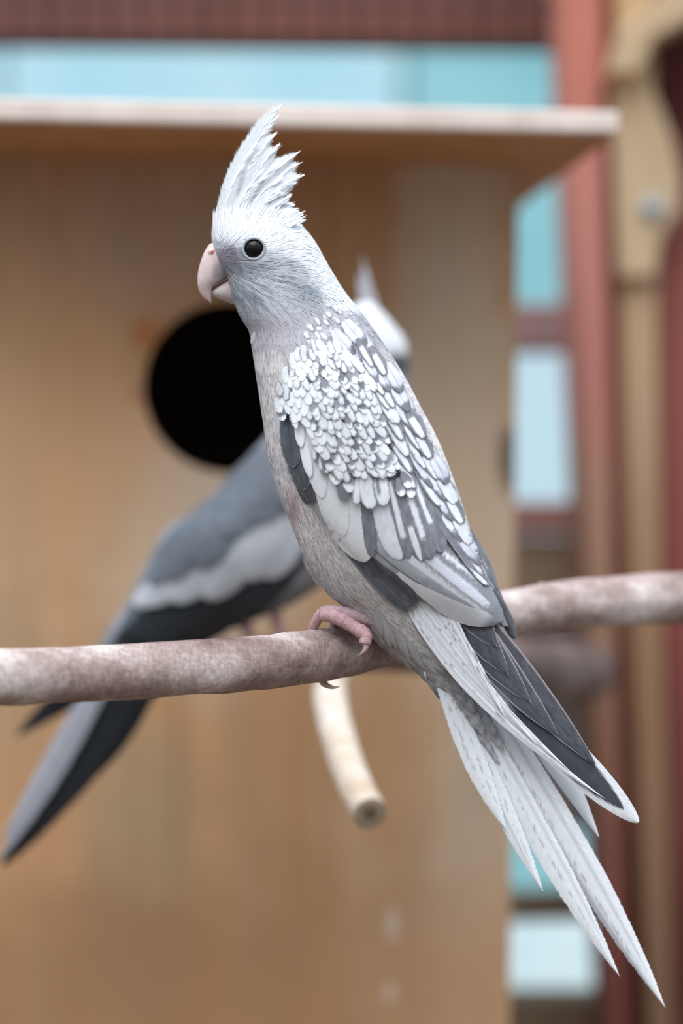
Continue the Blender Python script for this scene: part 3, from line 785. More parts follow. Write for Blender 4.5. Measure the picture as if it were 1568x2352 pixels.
# beak
UB = [(492, 556, 545, 606, 34, 0), (478, 564, 536, 622, 33, 0), (465, 588, 528, 634, 31, 0), (456, 618, 512, 644, 27, 0), (453, 646, 494, 655, 21, 0), (458, 669, 487, 668, 13, 0), (469, 685, 485, 681, 7, 0), (479, 692, 485, 691, 3, 0), (484, 697, 485, 697, .6, 0)]
v, p, f = loft(UB, 70, 40)
hook = sstep(26, 40, p[:, 0] - np.interp(p[:, 1], [560, 590, 620, 650, 690], [478, 464, 455, 453, 470]))
c = mix(A(222, 200, 200), mix(A(172, 164, 170), A(206, 204, 204), sstep(632, 650, p[:, 1] + (p[:, 0] - 505) * -.3)), hook * sstep(585, 612, p[:, 1])); c = mix(c, A(206, 188, 178), sstep(672, 694, p[:, 1]))
mk('upper_beak', v, f, M_BEAK, bird, BR, c)
LB = [(548, 634, 560, 706, 34, 0), (536, 634, 538, 700, 31, 0), (520, 643, 518, 693, 27, 0), (503, 652, 502, 686, 20, 0), (491, 660, 490, 678, 11, 0), (486, 667, 486, 672, 2, 0)]
v, p, f = loft(LB, 50, 36)
c = mix(A(196, 188, 188), A(186, 164, 168), sstep(500, 540, p[:, 0])); c = mix(c, A(90, 70, 74), 1 - sstep(0, 7, p[:, 1] - np.interp(p[:, 0], [486, 536, 548], [667, 634, 634])))  # dark upper edge paints the shadow of the mouth gap
mk('lower_beak', v, f, M_BEAK, bird, BR, c)
cd = float(make_surf([(loft(UB, 40, 30)[0], loft(UB, 40, 30)[2]), (bv, bf)], 0)(np.array([488.]), np.array([578.]))[0])
v, f = sphere(W3a([488], [578], [cd - 4], 0)[0], 10.5 * K, 12, 18, (1, .75, 1)); ce = mk('cere', v, f, M_CERE, bird, BR)
v, f = sphere(W3a([487.5], [578.5], [cd + 2.2], 0)[0], 4.6 * K, 10, 14, (1, .6, 1)); mk('nostril', v, f, M_NOST, ce, BR)

# crest
CREST = [  # base, control, tip, width, depth
    ((506, 560), (513, 390), (641, 242), 44, 0), ((510, 556), (520, 392), (634, 268), 40, 5), ((530, 545), (538, 400), (628, 306), 42, 9), ((528, 545), (556, 420), (636, 334), 46, 12), ((545, 540), (568, 425), (652, 360), 40, 9),
    ((540, 538), (578, 425), (682, 349), 36, 17), ((552, 536), (595, 425), (688, 372), 38, 14), ((556, 536), (600, 445), (690, 400), 46, 20), ((560, 536), (600, 462), (672, 420), 44, 23), ((545, 545), (560, 470), (642, 405), 58, 26),
    ((566, 536), (600, 476), (650, 440), 40, 25), ((575, 540), (612, 458), (668, 468), 44, 28), ((585, 540), (628, 470), (678, 484), 42, 31), ((600, 540), (640, 484), (682, 502), 38, 34), ((616, 538), (650, 495), (688, 515), 34, 36),
    ((512, 556), (512, 440), (584, 330), 42, 16), ((528, 548), (540, 450), (640, 375), 44, 22), ((546, 545), (566, 478), (672, 410), 44, 26), ((560, 545), (590, 500), (664, 448), 44, 32), ((508, 560), (500, 480), (548, 390), 38, 20), ((524, 556), (524, 480), (600, 390), 42, 26), ((540, 552), (552, 500), (640, 440), 42, 32), ((575, 545), (610, 500), (668, 484), 40, 40)]
def barbs(parent, root, items, seed, y0=0.0):
    """loose hair-fine barbs that fray from the ends of the crest feathers"""
    r = np.random.default_rng(seed); V, F, C = [], [], []
    for b_, c_, t_, wd_, d_ in items:
        b_, c_, t_ = (np.array(q, float) for q in (b_, c_, t_))
        for k in range(60):
            t = r.uniform(.3, .97); q = (1 - t) ** 2 * b_ + 2 * t * (1 - t) * c_ + t * t * t_
            T = (1 - t) * (c_ - b_) + t * (t_ - c_); T /= np.linalg.norm(T); N = np.array([-T[1], T[0]])
            sd = 1 if r.random() < .72 else -.25; an = r.uniform(.06, .40) * sd
            D = T * math.cos(an) + N * math.sin(an); L = r.uniform(22, 46) * (1.15 - t * .45) * (wd_ / 40)
            if sd < 0: L *= .5
            L = min(L, (1 - t) * np.linalg.norm(t_ - b_) + 9)
            D2 = T * math.cos(an * .4) + N * math.sin(an * .4)
            S = np.array([-D[1], D[0]]) * r.uniform(.9, 1.7); m_ = q + D * L * .55; e_ = m_ + D2 * L * .45; k0 = len(V)
            dz = d_ + r.uniform(-3, 5)
            for c, w_ in ((q, 1), (m_, .9), (e_, .15)):
                V += [(c[0] + S[0] * w_, c[1] + S[1] * w_, dz), (c[0] - S[0] * w_, c[1] - S[1] * w_, dz)]
            F += [(k0, k0 + 1, k0 + 3, k0 + 2), (k0 + 2, k0 + 3, k0 + 5, k0 + 4)]
            C += [WHITE * r.uniform(.88, 1.02)] * 6
    V = np.array(V)
    return tag(mk('crest_barbs', W3a(V[:, 0], V[:, 1], V[:, 2], y0), F, M_BARBS, parent, root, np.clip(np.array(C), 0, 1), nrm=[(-.1, -.86, .5)] * len(V)), kind='stuff')
for i, (b_, c_, t_, wd_, dp) in enumerate(CREST):
    dt = dp * .55
    feather('crest_feather', b_, t_, wd_ * 1.12, 'white', bird, BR, ctrl=c_, depth=(8 if i < 15 else 14, dt, 5 if i < 15 else 11), h=(0, 0), camber=3, nu=90, nv=11, tm=.72 if i < 15 else .4, tp=2.4 if i < 15 else 1.6, tq=.5 if i < 15 else .9, fray=.06, b0=.6, rim=0.0, soft=13 if i < 15 else 16, mat=M_CREST)
barbs(bird, BR, [(b_, c_, t_, wd_, dp * .55 + 2) for b_, c_, t_, wd_, dp in CREST[:15]] + [(b_, c_, t_, wd_, dp * .55 + 8) for b_, c_, t_, wd_, dp in CREST[15:]], 3)
def crown(parent, root, seed):
    """crown feathers sweeping from the skull up into the crest"""
    r = np.random.default_rng(seed); V, F, C = [], [], []
    n_ = 900; x = r.uniform(486, 668, n_); y = np.interp(x, [486, 520, 600, 668], [556, 540, 530, 520]) + r.uniform(-30, 6, n_) * np.sqrt(r.random(n_))
    d = SURF(x, y)
    for i in range(n_):
        t = (x[i] - 486) / 182; an = math.radians(-84 + 62 * t ** 1.3 + r.uniform(-9, 9)); D = np.array([math.cos(an), math.sin(an)])
        L = r.uniform(36, 66) * (1 - .35 * t); S = np.array([-D[1], D[0]]) * r.uniform(1.2, 2.4); k0 = len(V)
        dt = 20 + 24 * t + r.uniform(-3, 6)
        for q, w_ in ((0, .1), (.5, 1), (1, .1)):
            c = np.array([x[i], y[i]]) + D * L * q; dz = (d[i] + 1.5) * (1 - q) + max(dt, d[i] - 30) * q + 10 * q * (1 - q)
            V += [(c[0] + S[0] * w_, c[1] + S[1] * w_, dz), (c[0] - S[0] * w_, c[1] - S[1] * w_, dz)]
        F += [(k0, k0 + 1, k0 + 3, k0 + 2), (k0 + 2, k0 + 3, k0 + 5, k0 + 4)]; C += [mix(A(222, 223, 232), WHITE, np.clip((548 - y[i]) / 26 + .9 * t, 0, 1)) * r.uniform(.88, 1.0)] * 6
    V = np.array(V)
    return tag(mk('crown_plumage', W3a(V[:, 0], V[:, 1], V[:, 2], 0), F, M_BARBS, parent, root, np.clip(np.array(C), 0, 1), nrm=[(-.15, -.93, .32)] * len(V)), kind='stuff')
crown(bird, BR, 9)
for i in (0, 3, 6, 9, 12):                    # the crest's other side
    b_, c_, t_, wd_, dp = CREST[i]
    feather('crest_feather', b_, (t_[0] - 6, t_[1] + 8), wd_ * .9, 'white', bird, BR, ctrl=c_, depth=(-8, -dp * .5 - 5, 0), h=(0, 0), camber=-4, nu=60, nv=9, tm=.5, tp=2.0, tq=.62, fray=.10, rim=0.0)

# wing: smooth underlay with every feather its own piece
wcol = mix(np.repeat(MID[None], wpx.size, 0), PALE, vnoise(wpx.ravel() / 20, wpy.ravel() / 20, 3))
wing = mk('wing', wv_ + np.array([0, .0004, 0]), wf, M_PLUME, bird, BR, wcol)
FE = lambda *a, **k: feather(*a, surf=SURF, **k)
def c2(x, y): return (560 + x / 2.613, 760 + y / 2.613)
def c3(x, y): return (650 + x / 2.613, 1200 + y / 2.613)
def c4(x, y): return (950 + x / 2.537, 1300 + y / 2.537)

# --- long primaries (lowest layer)
PK = dict(tm=.42, tp=1.9, tq=.85, nv=15)
def pdep(o_): return lambda X, Y: 96 - (Y - 1320) * .05 + o_
feather('primary_feather', (935, 1375), (1467, 1890), 88, 'longest', wing, BR, bend=6, depth=pdep(-6), h=(0, 0), camber=3, tm=.62, tp=2.2, tq=.62, nv=17)
PRIM = [((1012, 1320), (1186, 1562), (1369, 1758), 82), ((1004, 1320), (1128, 1528), (1282, 1690), 82), ((1000, 1315), (1096, 1480), (1219, 1614), 82), ((1000, 1310), (1082, 1440), (1167, 1550), 78), ((1004, 1305), (1080, 1408), (1142, 1487), 74), ((1000, 1300), (1056, 1370), (1110, 1421), 66)]
for i, (b_, c_, t_, wd_) in enumerate(PRIM):
    feather('primary_feather', b_, t_, wd_, 'dark', wing, BR, ctrl=c_, depth=pdep(i * 3), h=(0, 0), camber=2, mat=M_DARKF, rim=.95, **PK)
for i, (b_, c_, t_, wd_) in enumerate((((938, 1390), (1076, 1624), (1390, 1835), 32), ((946, 1382), (1057, 1550), (1310, 1772), 32), ((956, 1372), (1048, 1503), (1235, 1714), 34), ((966, 1364), (1050, 1440), (1160, 1648), 36), ((978, 1358), (1040, 1410), (1095, 1545), 34))):
    feather('primary_feather', b_, t_, wd_, 'tail', wing, BR, ctrl=c_, depth=pdep(18 + i * 2), h=(0, 0), camber=2, lines=(-.6, -.1, .4, .8), bands=(-.35, .55), amt=.95, tm=.35, tp=1.5, tq=.9)
# slim dark tip of a feather at the back edge
feather('primary_feather', (1118, 1345), (1184, 1468), 30, 'dark', wing, BR, bend=-6, depth=(70, 66), h=(0, 0), camber=4, mat=M_DARKF, rim=.2)
# --- dark wedge below the white coverts
for b_, t_, wd_, o_ in (((796, 1250), (940, 1404), 50, 2), ((818, 1256), (958, 1390), 50, 4)):
    FE('secondary_feather', b_, t_, wd_, 'dark', wing, BR, bend=-6, h=(3 + o_, 12 + o_), mat=M_DARKF, rim=.25, tm=.6)
# --- pale edged secondaries
for k_, (b_, t_, wd_) in enumerate((((828, 1262), (1010, 1372), 34), ((838, 1250), (1050, 1385), 36), ((850, 1240), (1090, 1396), 40))):
    FE('secondary_feather', b_, t_, wd_, 'grey', wing, BR, bend=10, h=(8 + k_ * 3, 13 + k_ * 3), c=A(186, 192, 202), rc=A(92, 96, 106), tm=.4)
# --- tertials
FE('tertial_feather', (872, 1196), (1153, 1427), 136, 'tertial', wing, BR, bend=16, h=(14, 20), camber=4, nv=25, tm=.62, tp=2.2, tq=.7)
FE('tertial_feather', (985, 1130), (1168, 1442), 50, 'stripe', wing, BR, bend=-12, h=(10, 8), a=-.1, b=.2, e=.6, s=.3, nv=13)
FE('tertial_feather', (985, 1150), (1122, 1345), 44, 'stripe', wing, BR, bend=-10, h=(22, 25), a=-.2, b=.2, e=.85, s=.35, nv=13)
FE('tertial_feather', (1010, 1140), (1140, 1352), 36, 'stripe', wing, BR, bend=-10, h=(18, 20), a=-.15, b=.25, e=.8, s=.4, nv=13)
# --- white outer greater coverts and grey striped ones
for i, (b_, t_, wd_, kd, kw) in enumerate([
        (c2(470, 800), c2(742, 1388), 250, 'white', dict(rim=.3)), (c2(420, 620), c2(600, 1235), 180, 'white', dict(rim=0)), (c2(385, 480), c2(470, 1010), 140, 'white', dict(rim=0)),
        (c2(722, 1000), c2(768, 1365), 88, 'stripe', dict(a=-.95, b=-.9, e=.8)), (c2(790, 930), c2(945, 1378), 190, 'stripe', dict(a=-.92, b=.3, e=1.1)), (c2(870, 900), c2(985, 1372), 140, 'stripe', dict(a=-.25, b=.2, e=.72)),
        (c2(930, 900), c2(1070, 1385), 140, 'stripe', dict(a=-.5, b=.1, e=1.05, s=.55)), (c2(960, 880), c2(1120, 1375), 160, 'stripe', dict(a=-.3, b=.12, e=.74)), (c2(1020, 880), c2(1190, 1335), 150, 'stripe', dict(a=-.3, b=.08, e=.60))]):
    FE('greater_covert', b_, t_, wd_ / 2.613, kd, wing, BR, bend=-4 if i > 2 else (8, -2, 2)[i] , h=(13 + i * .7, 15 + i * .7), tilt=-.6, camber=1.2, soft=5, nv=19, tm=.62 if i > 2 else .5, tp=2.4, tq=.6, **kw)
# --- dark primary coverts on the leading edge
for i, (b_, t_, wd_) in enumerate(((c2(320, 740), c2(402, 1048), 100), (c2(280, 600), c2(366, 960), 118), (c2(262, 460), c2(300, 820), 118))):
    FE('primary_covert', b_, t_, wd_ / 2.613, 'dark', wing, BR, bend=5, h=(6 + i * 2, 12 + i * 2), mat=M_DARKF, rim=.35, tm=.65, nv=13)
for i, (b_, t_, wd_) in enumerate(((c2(330, 480), c2(345, 700), 60), (c2(352, 600), c2(400, 880), 60))):
    FE('primary_covert', b_, t_, wd_ / 2.613, 'white', wing, BR, bend=4, h=(14, 22), rim=.1)
# --- median coverts
for b_, t_, wd_, kd, kw in [(c2(600, 850), c2(598, 1030), 100, 'grey', {}), (c2(690, 880), c2(672, 1052), 80, 'pearl', {}), (c2(720, 850), c2(768, 1078), 128, 'pearl', dict(cs=.5)), (c2(810, 840), c2(842, 1058), 116, 'pearl', dict(core=1, cs=.35)),
                            (c2(545, 770), c2(556, 930), 96, 'tipped', {}), (c2(610, 810), c2(640, 978), 92, 'tipped', {}), (c2(930, 880), c2(950, 1000), 74, 'tipped', {}), (c2(985, 890), c2(1010, 1008), 78, 'tipped', {}), (c2(955, 840), c2(1000, 950), 80, 'tipped', {}),
                            (c2(800, 760), c2(830, 882), 110, 'tipped', {}), (c2(870, 770), c2(885, 880), 100, 'tipped', {}), (c2(470, 700), c2(480, 880), 66, 'stripe', dict(a=-.9, b=-.2, e=.7)), (c2(440, 640), c2(428, 800), 60, 'stripe', dict(a=-.9, b=0, e=.8)), (c2(510, 730), c2(500, 860), 60, 'tipped', {})]:
    FE('median_covert', b_, t_, wd_ / 2.613, kd, wing, BR, h=(22, 28), tilt=1.2, camber=2, nv=15, tm=.5, fray=.05, soft=6, **kw)
# --- lesser coverts: rows of small pearled feathers from the shoulder down
cov = [(655, 858), (688, 812), (742, 792), (800, 797), (846, 850), (876, 920), (890, 1000), (908, 1075), (880, 1098), (770, 1096), (738, 1056), (716, 1000), (692, 968), (642, 968), (637, 920)]
rows = []
yy = 800.0; ri = 0
while yy < 1096:
    sp = 17.5 + 4.5 * (yy - 800) / 300
    xx = 620 + (sp / 2 if ri % 2 else 0)
    while xx < 930:
        jx, jy = random.uniform(-5, 5), random.uniform(-5, 5)
        if inpoly(xx + jx, yy + jy, cov): rows.append((xx + jx, yy + jy, sp))
        xx += sp
    yy += sp * .92; ri += 1
for (x_, y_, sp) in reversed(rows):
    fl = math.radians(78 - 26 * (x_ - 640) / 260 + random.uniform(-13, 13)) if x_ > 700 else math.radians(84 + random.uniform(-14, 14))
    Lf = sp * random.uniform(1.9, 2.5); dx, dy = math.cos(fl), math.sin(fl)
    left = x_ < 715 and y_ > 820
    kd = random.choice(['white', 'pearl', 'white', 'tipped']) if left else ['white', 'pearl'][random.randrange(2)] if y_ < 822 else random.choice(['pearl', 'pearl', 'tipped', 'tipped', 'pearl', 'white'])
    lvl = 30 + 10 * (1100 - y_) / 300
    FE('lesser_covert', (x_ - dx * Lf * .6, y_ - dy * Lf * .6), (x_ + dx * Lf * .42, y_ + dy * Lf * .42), sp * random.uniform(1.1, 1.6), kd, wing, BR, bend=random.uniform(-4, 4), h=(lvl - 3, lvl), tilt=random.uniform(-.7, .7), camber=.7, nu=20, nv=11, tm=.4, fray=.12, soft=6, rim=.75, dark=A(*((118, 122, 132), (140, 144, 154), (156, 160, 170))[random.randrange(3)]))
# --- scapulars: long pearled feathers beside the back
for col_i, (x0, y0_, x1, y1_, n_, wd_) in enumerate(((1010, 1080, 1092, 1300, 6, 40), (955, 975, 1035, 1200, 6, 40), (905, 870, 985, 1120, 7, 38), (868, 830, 930, 1080, 8, 34), (838, 812, 880, 930, 5, 28))):
    for j in reversed(range(n_)):
        a = j / (n_ - 1); x_ = x0 + (x1 - x0) * a; y_ = y0_ + (y1_ - y0_) * a
        dx, dy = .5 + .05 * random.uniform(-1, 1), .87; Lf = 78 + 28 * a
        FE('scapular_feather', (x_ - dx * Lf * .5, y_ - dy * Lf * .5), (x_ + dx * Lf * .5, y_ + dy * Lf * .5), wd_, random.choice(['scallop', 'stripe', 'stripe', 'pearl']), wing, BR, bend=-4, h=(22 + 1.5 * (4 - j), 27 + 1.5 * (4 - j) + col_i), tilt=1.5, camber=1.5, soft=7, nv=13, a=-.55, b=.25, e=.92, s=.25, tm=.5, fray=.06)
# --- back feathers along the far edge
EDGE = cr([(838, 765), (880, 815), (925, 880), (966, 955), (1002, 1030), (1034, 1105), (1058, 1175), (1082, 1240), (1108, 1300)], 16)
for j in reversed(range(16)):
    x_, y_ = EDGE[j]; nx = EDGE[min(15, j + 1)] - EDGE[max(0, j - 1)]; nx /= np.linalg.norm(nx)
    for off, wd_ in ((18, 44), (44, 40)):
        q = np.array([x_ - off, y_ + off * .25 + (14 if off > 30 else 0)])
        FE('back_feather', q - nx * 44, q + nx * 34, wd_, 'scallop', bird, BR, bend=4, h=(8 + (15 - j) * .4, 13 + (15 - j) * .4), tilt=-1.0, camber=1.5, soft=7, nv=13, tm=.5, fray=.05)
# --- hind-neck pearls
for y_ in range(835, 690, -17):
    for x_ in range(690, 900, 22):
        q = np.array([x_ + random.uniform(-5, 5) + (11 if (y_ // 17) % 2 else 0), y_ + random.uniform(-4, 4)])
        if not inpoly(q[0], q[1], [(735, 690), (790, 700), (835, 735), (905, 830), (860, 830), (800, 795), (740, 790), (690, 800), (705, 745)]): continue
        a = math.radians(52 + random.uniform(-10, 10)); u_ = np.array([math.cos(a), math.sin(a)]); Lf = random.uniform(30, 42)
        FE('neck_feather', q - u_ * Lf * .5, q + u_ * Lf * .5, random.uniform(17, 23), random.choice(['pearl', 'tipped', 'pearl']), bird, BR, h=(0, 3.5), camber=1.2, nu=14, nv=9, tm=.35, fray=.2, soft=6, dark=A(160, 164, 174))
# --- breast tuft, flank and thigh feathers
for b_, t_, wd_, cc in (((592, 758), (577, 792), 22, A(214, 220, 226)), ((600, 770), (584, 806), 22, A(206, 210, 216))):
    feather('breast_feather', b_, t_, wd_, 'grey', bird, BR, depth=(50, 44), h=(0, 0), c=cc, fray=.2, soft=7)
for b_, t_, wd_ in (((868, 1400), (905, 1504), 34), ((880, 1420), (918, 1500), 30), ((862, 1395), (882, 1478), 30), ((905, 1440), (950, 1530), 34), ((930, 1470), (985, 1548), 34), ((700, 1268), (722, 1330), 26), ((712, 1290), (742, 1360), 26)):
    FE('flank_feather', b_, t_, wd_, 'grey', bird, BR, bend=5, h=(2, 8), c=A(182, 181, 184), soft=9, fray=.2, tm=.35, tp=1.6, tq=.9)
for b_, t_, wd_ in (((968, 1500), (978, 1562), 12), ((976, 1508), (992, 1556), 12)):
    feather('flank_feather', b_, t_, wd_, 'white', bird, BR, depth=(56, 52), h=(0, 0), fray=.2, tm=.3, tp=1.4, tq=1)
# --- far wing tip
feather('far_wing_feather', (1150, 1560), (1376, 1925), 58, 'white', bird, BR, bend=-16, depth=(-20, -14), h=(0, 0), camber=4, tm=.45, tp=1.5, tq=.9, rim=.1)
feather('far_wing_feather', (1160, 1555), (1350, 1855), 52, 'white', bird, BR, bend=-12, depth=(-26, -22), h=(0, 0), camber=4, tm=.45, tp=1.5, tq=.9, rim=.1)
# --- tail
TAIL = [((1066, 1560), (1478, 2236), 60, 4, (.0,), dict(shade=.2), -8), ((1074, 1540), (1531, 2321), 78, -6, (-.35,), dict(bands=(.3,), shade=.55), 14), ((1046, 1560), (1426, 2249), 66, 10, (-.1,), dict(bands=(.5,)), 20), ((1034, 1560), (1408, 2215), 46, 12, (.3,), {}, 12),
        ((1026, 1550), (1250, 2054), 54, 12, (.3,), dict(bands=(-.2,)), 26), ((1020, 1550), (1238, 2028), 44, 14, (.1,), {}, 18), ((1010, 1545), (1164, 1910), 58, 10, (-.3, .3), {}, 34), ((1010, 1545), (1148, 1876), 44, 14, (0,), {}, 24)]
for b_, t_, wd_, be, ln, kw, dp in TAIL:
    feather('tail_feather', b_, t_, wd_, 'tail', bird, BR, bend=be, depth=(dp + 12, dp + 4), h=(0, 0), camber=5, nv=17, tm=.55, tp=1.7, tq=.85, fray=.05, soft=5, lines=ln, **kw)
for b_, t_, wd_, dp in (((1030, 1570), (1150, 1760), 30, 40), ((1050, 1560), (1160, 1730), 34, 44), ((1020, 1530), (1112, 1690), 44, 50), ((1000, 1500), (1092, 1640), 46, 56), ((985, 1480), (1070, 1600), 46, 60), ((970, 1460), (1040, 1560), 44, 64)):
    feather('tail_covert', b_, t_, wd_, 'bar', bird, BR, depth=(dp, dp - 4), h=(0, 0), camber=3, nv=13, per=30, fray=.15, soft=9)

# foot on the branch
def limb(pts, n=40, ns=16, ringy=0.0):
    q = cr([list(W3a([a], [c], [d], 0)[0]) + [r * K] for a, c, d, r in pts], n); r = q[:, 3].copy()
    if ringy: r *= 1 + ringy * np.sin(np.arange(n) * 1.9)
    return tube(q[:, :3], r, n, ns)
def pinkish(v, a=(212, 178, 180), c=(188, 150, 154)):
    v = np.asarray(v); return mix(A(*a), A(*c), vnoise(v[:, 0] * 2500 + 3, v[:, 2] * 2500 + v[:, 1] * 900, 5))
v, f = limb([(895, 1430, 38, 20), (862, 1424, 46, 19), (820, 1414, 46, 17), (780, 1407, 42, 16), (752, 1406, 34, 16), (740, 1410, 24, 12)], 36, 16, .03)
foot = mk('foot', v, f, M_SKIN, bird, BR, pinkish(v, (196, 170, 178), (176, 146, 154)))
for pts in ([(743, 1411, 30, 16), (763, 1413, 44, 18), (788, 1425, 55, 16.5), (812, 1440, 62, 15), (831, 1452, 67, 17), (840, 1464, 73, 15), (836, 1480, 77, 13)],
            [(758, 1406, 28, 15), (742, 1408, 20, 14), (728, 1424, 6, 12), (718, 1446, -18, 11), (716, 1478, -42, 10)],
            [(770, 1412, 10, 15), (770, 1420, -20, 13), (764, 1450, -58, 12), (756, 1500, -76, 11), (746, 1545, -62, 11), (742, 1566, -30, 10)],
            [(790, 1416, 10, 14), (800, 1420, -20, 12), (810, 1450, -62, 11), (812, 1490, -86, 10)]):
    v, f = limb(pts, 34, 14, .05); mk('toe', v, f, M_SKIN, foot, BR, pinkish(v))
for pts in ([(837, 1474, 76, 8), (840, 1486, 80, 6.5), (834, 1497, 80, 4), (823, 1506, 76, 1)],
            [(738, 1556, -30, 9), (742, 1568, -22, 8), (754, 1576, -14, 6), (768, 1579, -8, 3.4), (780, 1577, -4, .8)],
            [(716, 1474, -44, 7), (720, 1492, -48, 4), (728, 1502, -46, 1)]):
    v, f = limb(pts, 20, 10); mk('claw', v, f, M_BEAK, foot, BR, mix(np.repeat(A(206, 176, 176)[None], len(v), 0), A(150, 120, 124), .25))
# ================================================================== THE GREY COCKATIEL BEHIND
Y2 = .225
G1 = A(158, 160, 170); G2 = A(108, 116, 127); GD = A(48, 54, 62); GB = A(30, 34, 40); GW = A(196, 202, 212)
R2 = W3(575, 1480, Y2)
gb = tag(empty('grey_cockatiel', R2), 'dark grey cockatiel with a white wing patch, perched behind the pale bird', 'bird')
BODY2 = [(832, 690, 860, 688, 10, 0), (808, 706, 868, 704, 32, 0), (790, 738, 897, 738, 50, 0), (774, 786, 932, 786, 60, 0), (748, 826, 938, 838, 66, 0), (700, 880, 940, 900, 84, 0), (632, 978, 930, 1010, 100, 0), (546, 1072, 900, 1130, 110, 0), (462, 1160, 840, 1244, 114, 0),
         (380, 1216, 752, 1334, 112, 0), (330, 1306, 640, 1404, 92, 0), (286, 1392, 520, 1444, 66, 0), (238, 1462, 432, 1486, 44, 0), (214, 1530, 380, 1560, 24, 0), (214, 1570, 330, 1600, 8, 0)]
v2, p2, f2 = loft(BODY2, 120, 64, Y2)
def pig2(px, py):
    n1 = vnoise(px / 40, py / 40, 71)
    c = mix(np.repeat(G1[None], len(px), 0), G2, n1)
    head = (1 - sstep(800, 828, py)); c = mix(c, A(232, 238, 244), head)
    th = np.exp(-((px - 905) / 40) ** 2 - ((py - 838) / 20) ** 2); c = mix(c, A(74, 80, 86), np.clip(th * 1.3, 0, 1))
    bel = sstep(0, 60, (py - 1330) + (px - 600) * .55 - 40); c = mix(c, A(104, 100, 100), bel * .8)
    return c
mk('body', v2, f2, M_PLUME, gb, R2, pig2(p2[:, 0], p2[:, 1]))
S2 = make_surf([(v2, f2)], Y2)
wst = [(660, 985, 700, 995, 40, 70, 40), (585, 1062, 735, 1090, 60, 112, 70), (496, 1150, 720, 1205, 70, 126, 80), (400, 1210, 660, 1310, 70, 128, 78), (345, 1300, 560, 1385, 60, 108, 66), (300, 1385, 450, 1450, 48, 80, 52), (262, 1455, 385, 1500, 36, 56, 40)]
qx, qy, qd = wing_shell(wst, 40, 21)
vw = W3a(qx.ravel(), qy.ravel(), qd.ravel(), Y2)
wing2 = mk('wing', vw, grid_faces(40, 21), M_PLUME, gb, R2, np.repeat(G2[None], qx.size, 0))
S2 = make_surf([(v2, f2), (vw, grid_faces(40, 21))], Y2)
def F2(name, b_, t_, wd_, c, lev, **k):
    return feather(name, b_, t_, wd_, 'grey', wing2, R2, surf=S2, y0=Y2, h=(lev, lev + 7), c=c, nu=24, nv=9, **k)
# dark flight feathers, white patch, grey shoulder coverts
for b_, t_, wd_ in (((560, 1330), (330, 1530), 90), ((500, 1360), (300, 1500), 80), ((640, 1310), (420, 1480), 84), ((700, 1240), (520, 1440), 90), ((420, 1380), (250, 1520), 80)):
    F2('flight_feather', b_, t_, wd_, GD, 4)
for b_, t_, wd_ in (((700, 1160), (560, 1330), 92), ((690, 1230), (600, 1325), 70), ((640, 1180), (470, 1375), 92), ((560, 1230), (390, 1380), 84), ((480, 1280), (320, 1385), 74), ((430, 1320), (306, 1388), 56), ((660, 1150), (520, 1300), 80)):
    F2('wing_patch_feather', b_, t_, wd_, GW, 12)
for b_, t_, wd_ in (((700, 1060), (560, 1190), 100), ((620, 1090), (510, 1230), 86), ((670, 1020), (576, 1160), 90), ((560, 1120), (420, 1290), 84), ((700, 1100), (640, 1160), 90), ((500, 1150), (385, 1330), 78), ((460, 1180), (345, 1340), 60), ((620, 1040), (505, 1160), 66), ((540, 1190), (455, 1300), 70)):
    F2('covert_feather', b_, t_, wd_, G2, 20)
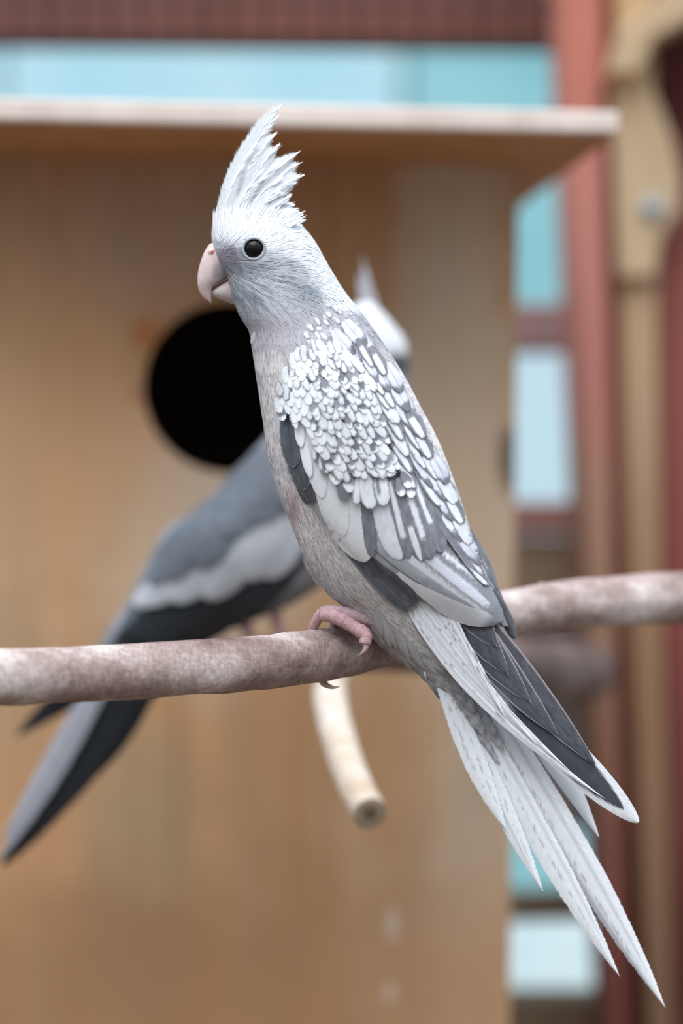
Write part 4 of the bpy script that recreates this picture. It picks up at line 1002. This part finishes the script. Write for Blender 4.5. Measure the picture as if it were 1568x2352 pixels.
# tail and wing points below the branch
for b_, t_, wd_, c, dp in (((330, 1500), (2, 1992), 112, GB, 10), ((350, 1500), (40, 1950), 104, GB, 4), ((262, 1520), (-4, 1978), 46, A(172, 176, 188), 26), ((250, 1510), (6, 1930), 40, A(178, 182, 194), 30), ((370, 1500), (130, 1850), 96, GB, -4)):
    feather('tail_feather', b_, t_, wd_, 'grey', gb, R2, y0=Y2, depth=(dp, dp), h=(0, 0), bend=-10, c=c, nu=40, nv=9, tm=.5, tp=1.6, tq=.8)
for b_, t_, wd_ in (((330, 1480), (36, 1690), 62), ((320, 1480), (70, 1672), 50)):
    feather('flight_feather', b_, t_, wd_, 'grey', gb, R2, y0=Y2, depth=(-40, -40), h=(0, 0), bend=10, c=A(70, 74, 84), nu=30, nv=9, tm=.5, tp=1.6, tq=.8)
for b_, c_, t_, wd_ in (((845, 720), (838, 640), (832, 585), 13), ((855, 715), (850, 650), (838, 610), 13), ((838, 725), (825, 660), (824, 620), 14), ((862, 716), (858, 680), (848, 650), 14)):
    feather('crest_feather', b_, t_, wd_, 'grey', gb, R2, ctrl=c_, y0=Y2, depth=(20, 6), h=(0, 0), c=A(190, 190, 200), nu=24, nv=7, tm=.3, tp=1.4, tq=.9)
v, p, f = loft([(915, 752, 940, 800, 22, 0), (928, 762, 950, 800, 19, 0), (940, 778, 956, 808, 12, 0), (944, 800, 954, 818, 6, 0), (943, 820, 947, 824, 1, 0)], 24, 18, Y2)
eye_at(822, 766, 50, 14, Y2, gb, R2)
mk('beak', W3a(1716 - p[:, 0], p[:, 1] + 6, p[:, 2], Y2), f, M_BEAK, gb, R2, np.repeat(A(96, 96, 100)[None], len(v), 0))
def limb2(pts, n=24):
    q = cr([list(W3a([a], [c], [d], Y2)[0]) + [r * (D0 + Y2) / FPX] for a, c, d, r in pts], n)
    return tube(q[:, :3], q[:, 3], n, 12)
for ox, oy in ((0, 0), (70, -8)):
    v, f = limb2([(560 + ox, 1400 + oy, 0, 15), (566 + ox, 1440 + oy, 6, 13), (574 + ox, 1466 + oy, 12, 13)]); ft = mk('foot', v, f, M_SKIN, gb, R2, pinkish(v, (176, 140, 140), (150, 116, 118)))
    for tx in (-22, 14):
        v, f = limb2([(574 + ox, 1462 + oy, 10, 12), (578 + ox + tx * .6, 1472 + oy, 30, 11), (580 + ox + tx, 1496 + oy, 40, 9), (580 + ox + tx, 1514 + oy, 38, 5)]); mk('toe', v, f, M_SKIN, ft, R2, pinkish(v, (176, 140, 140), (150, 116, 118)))
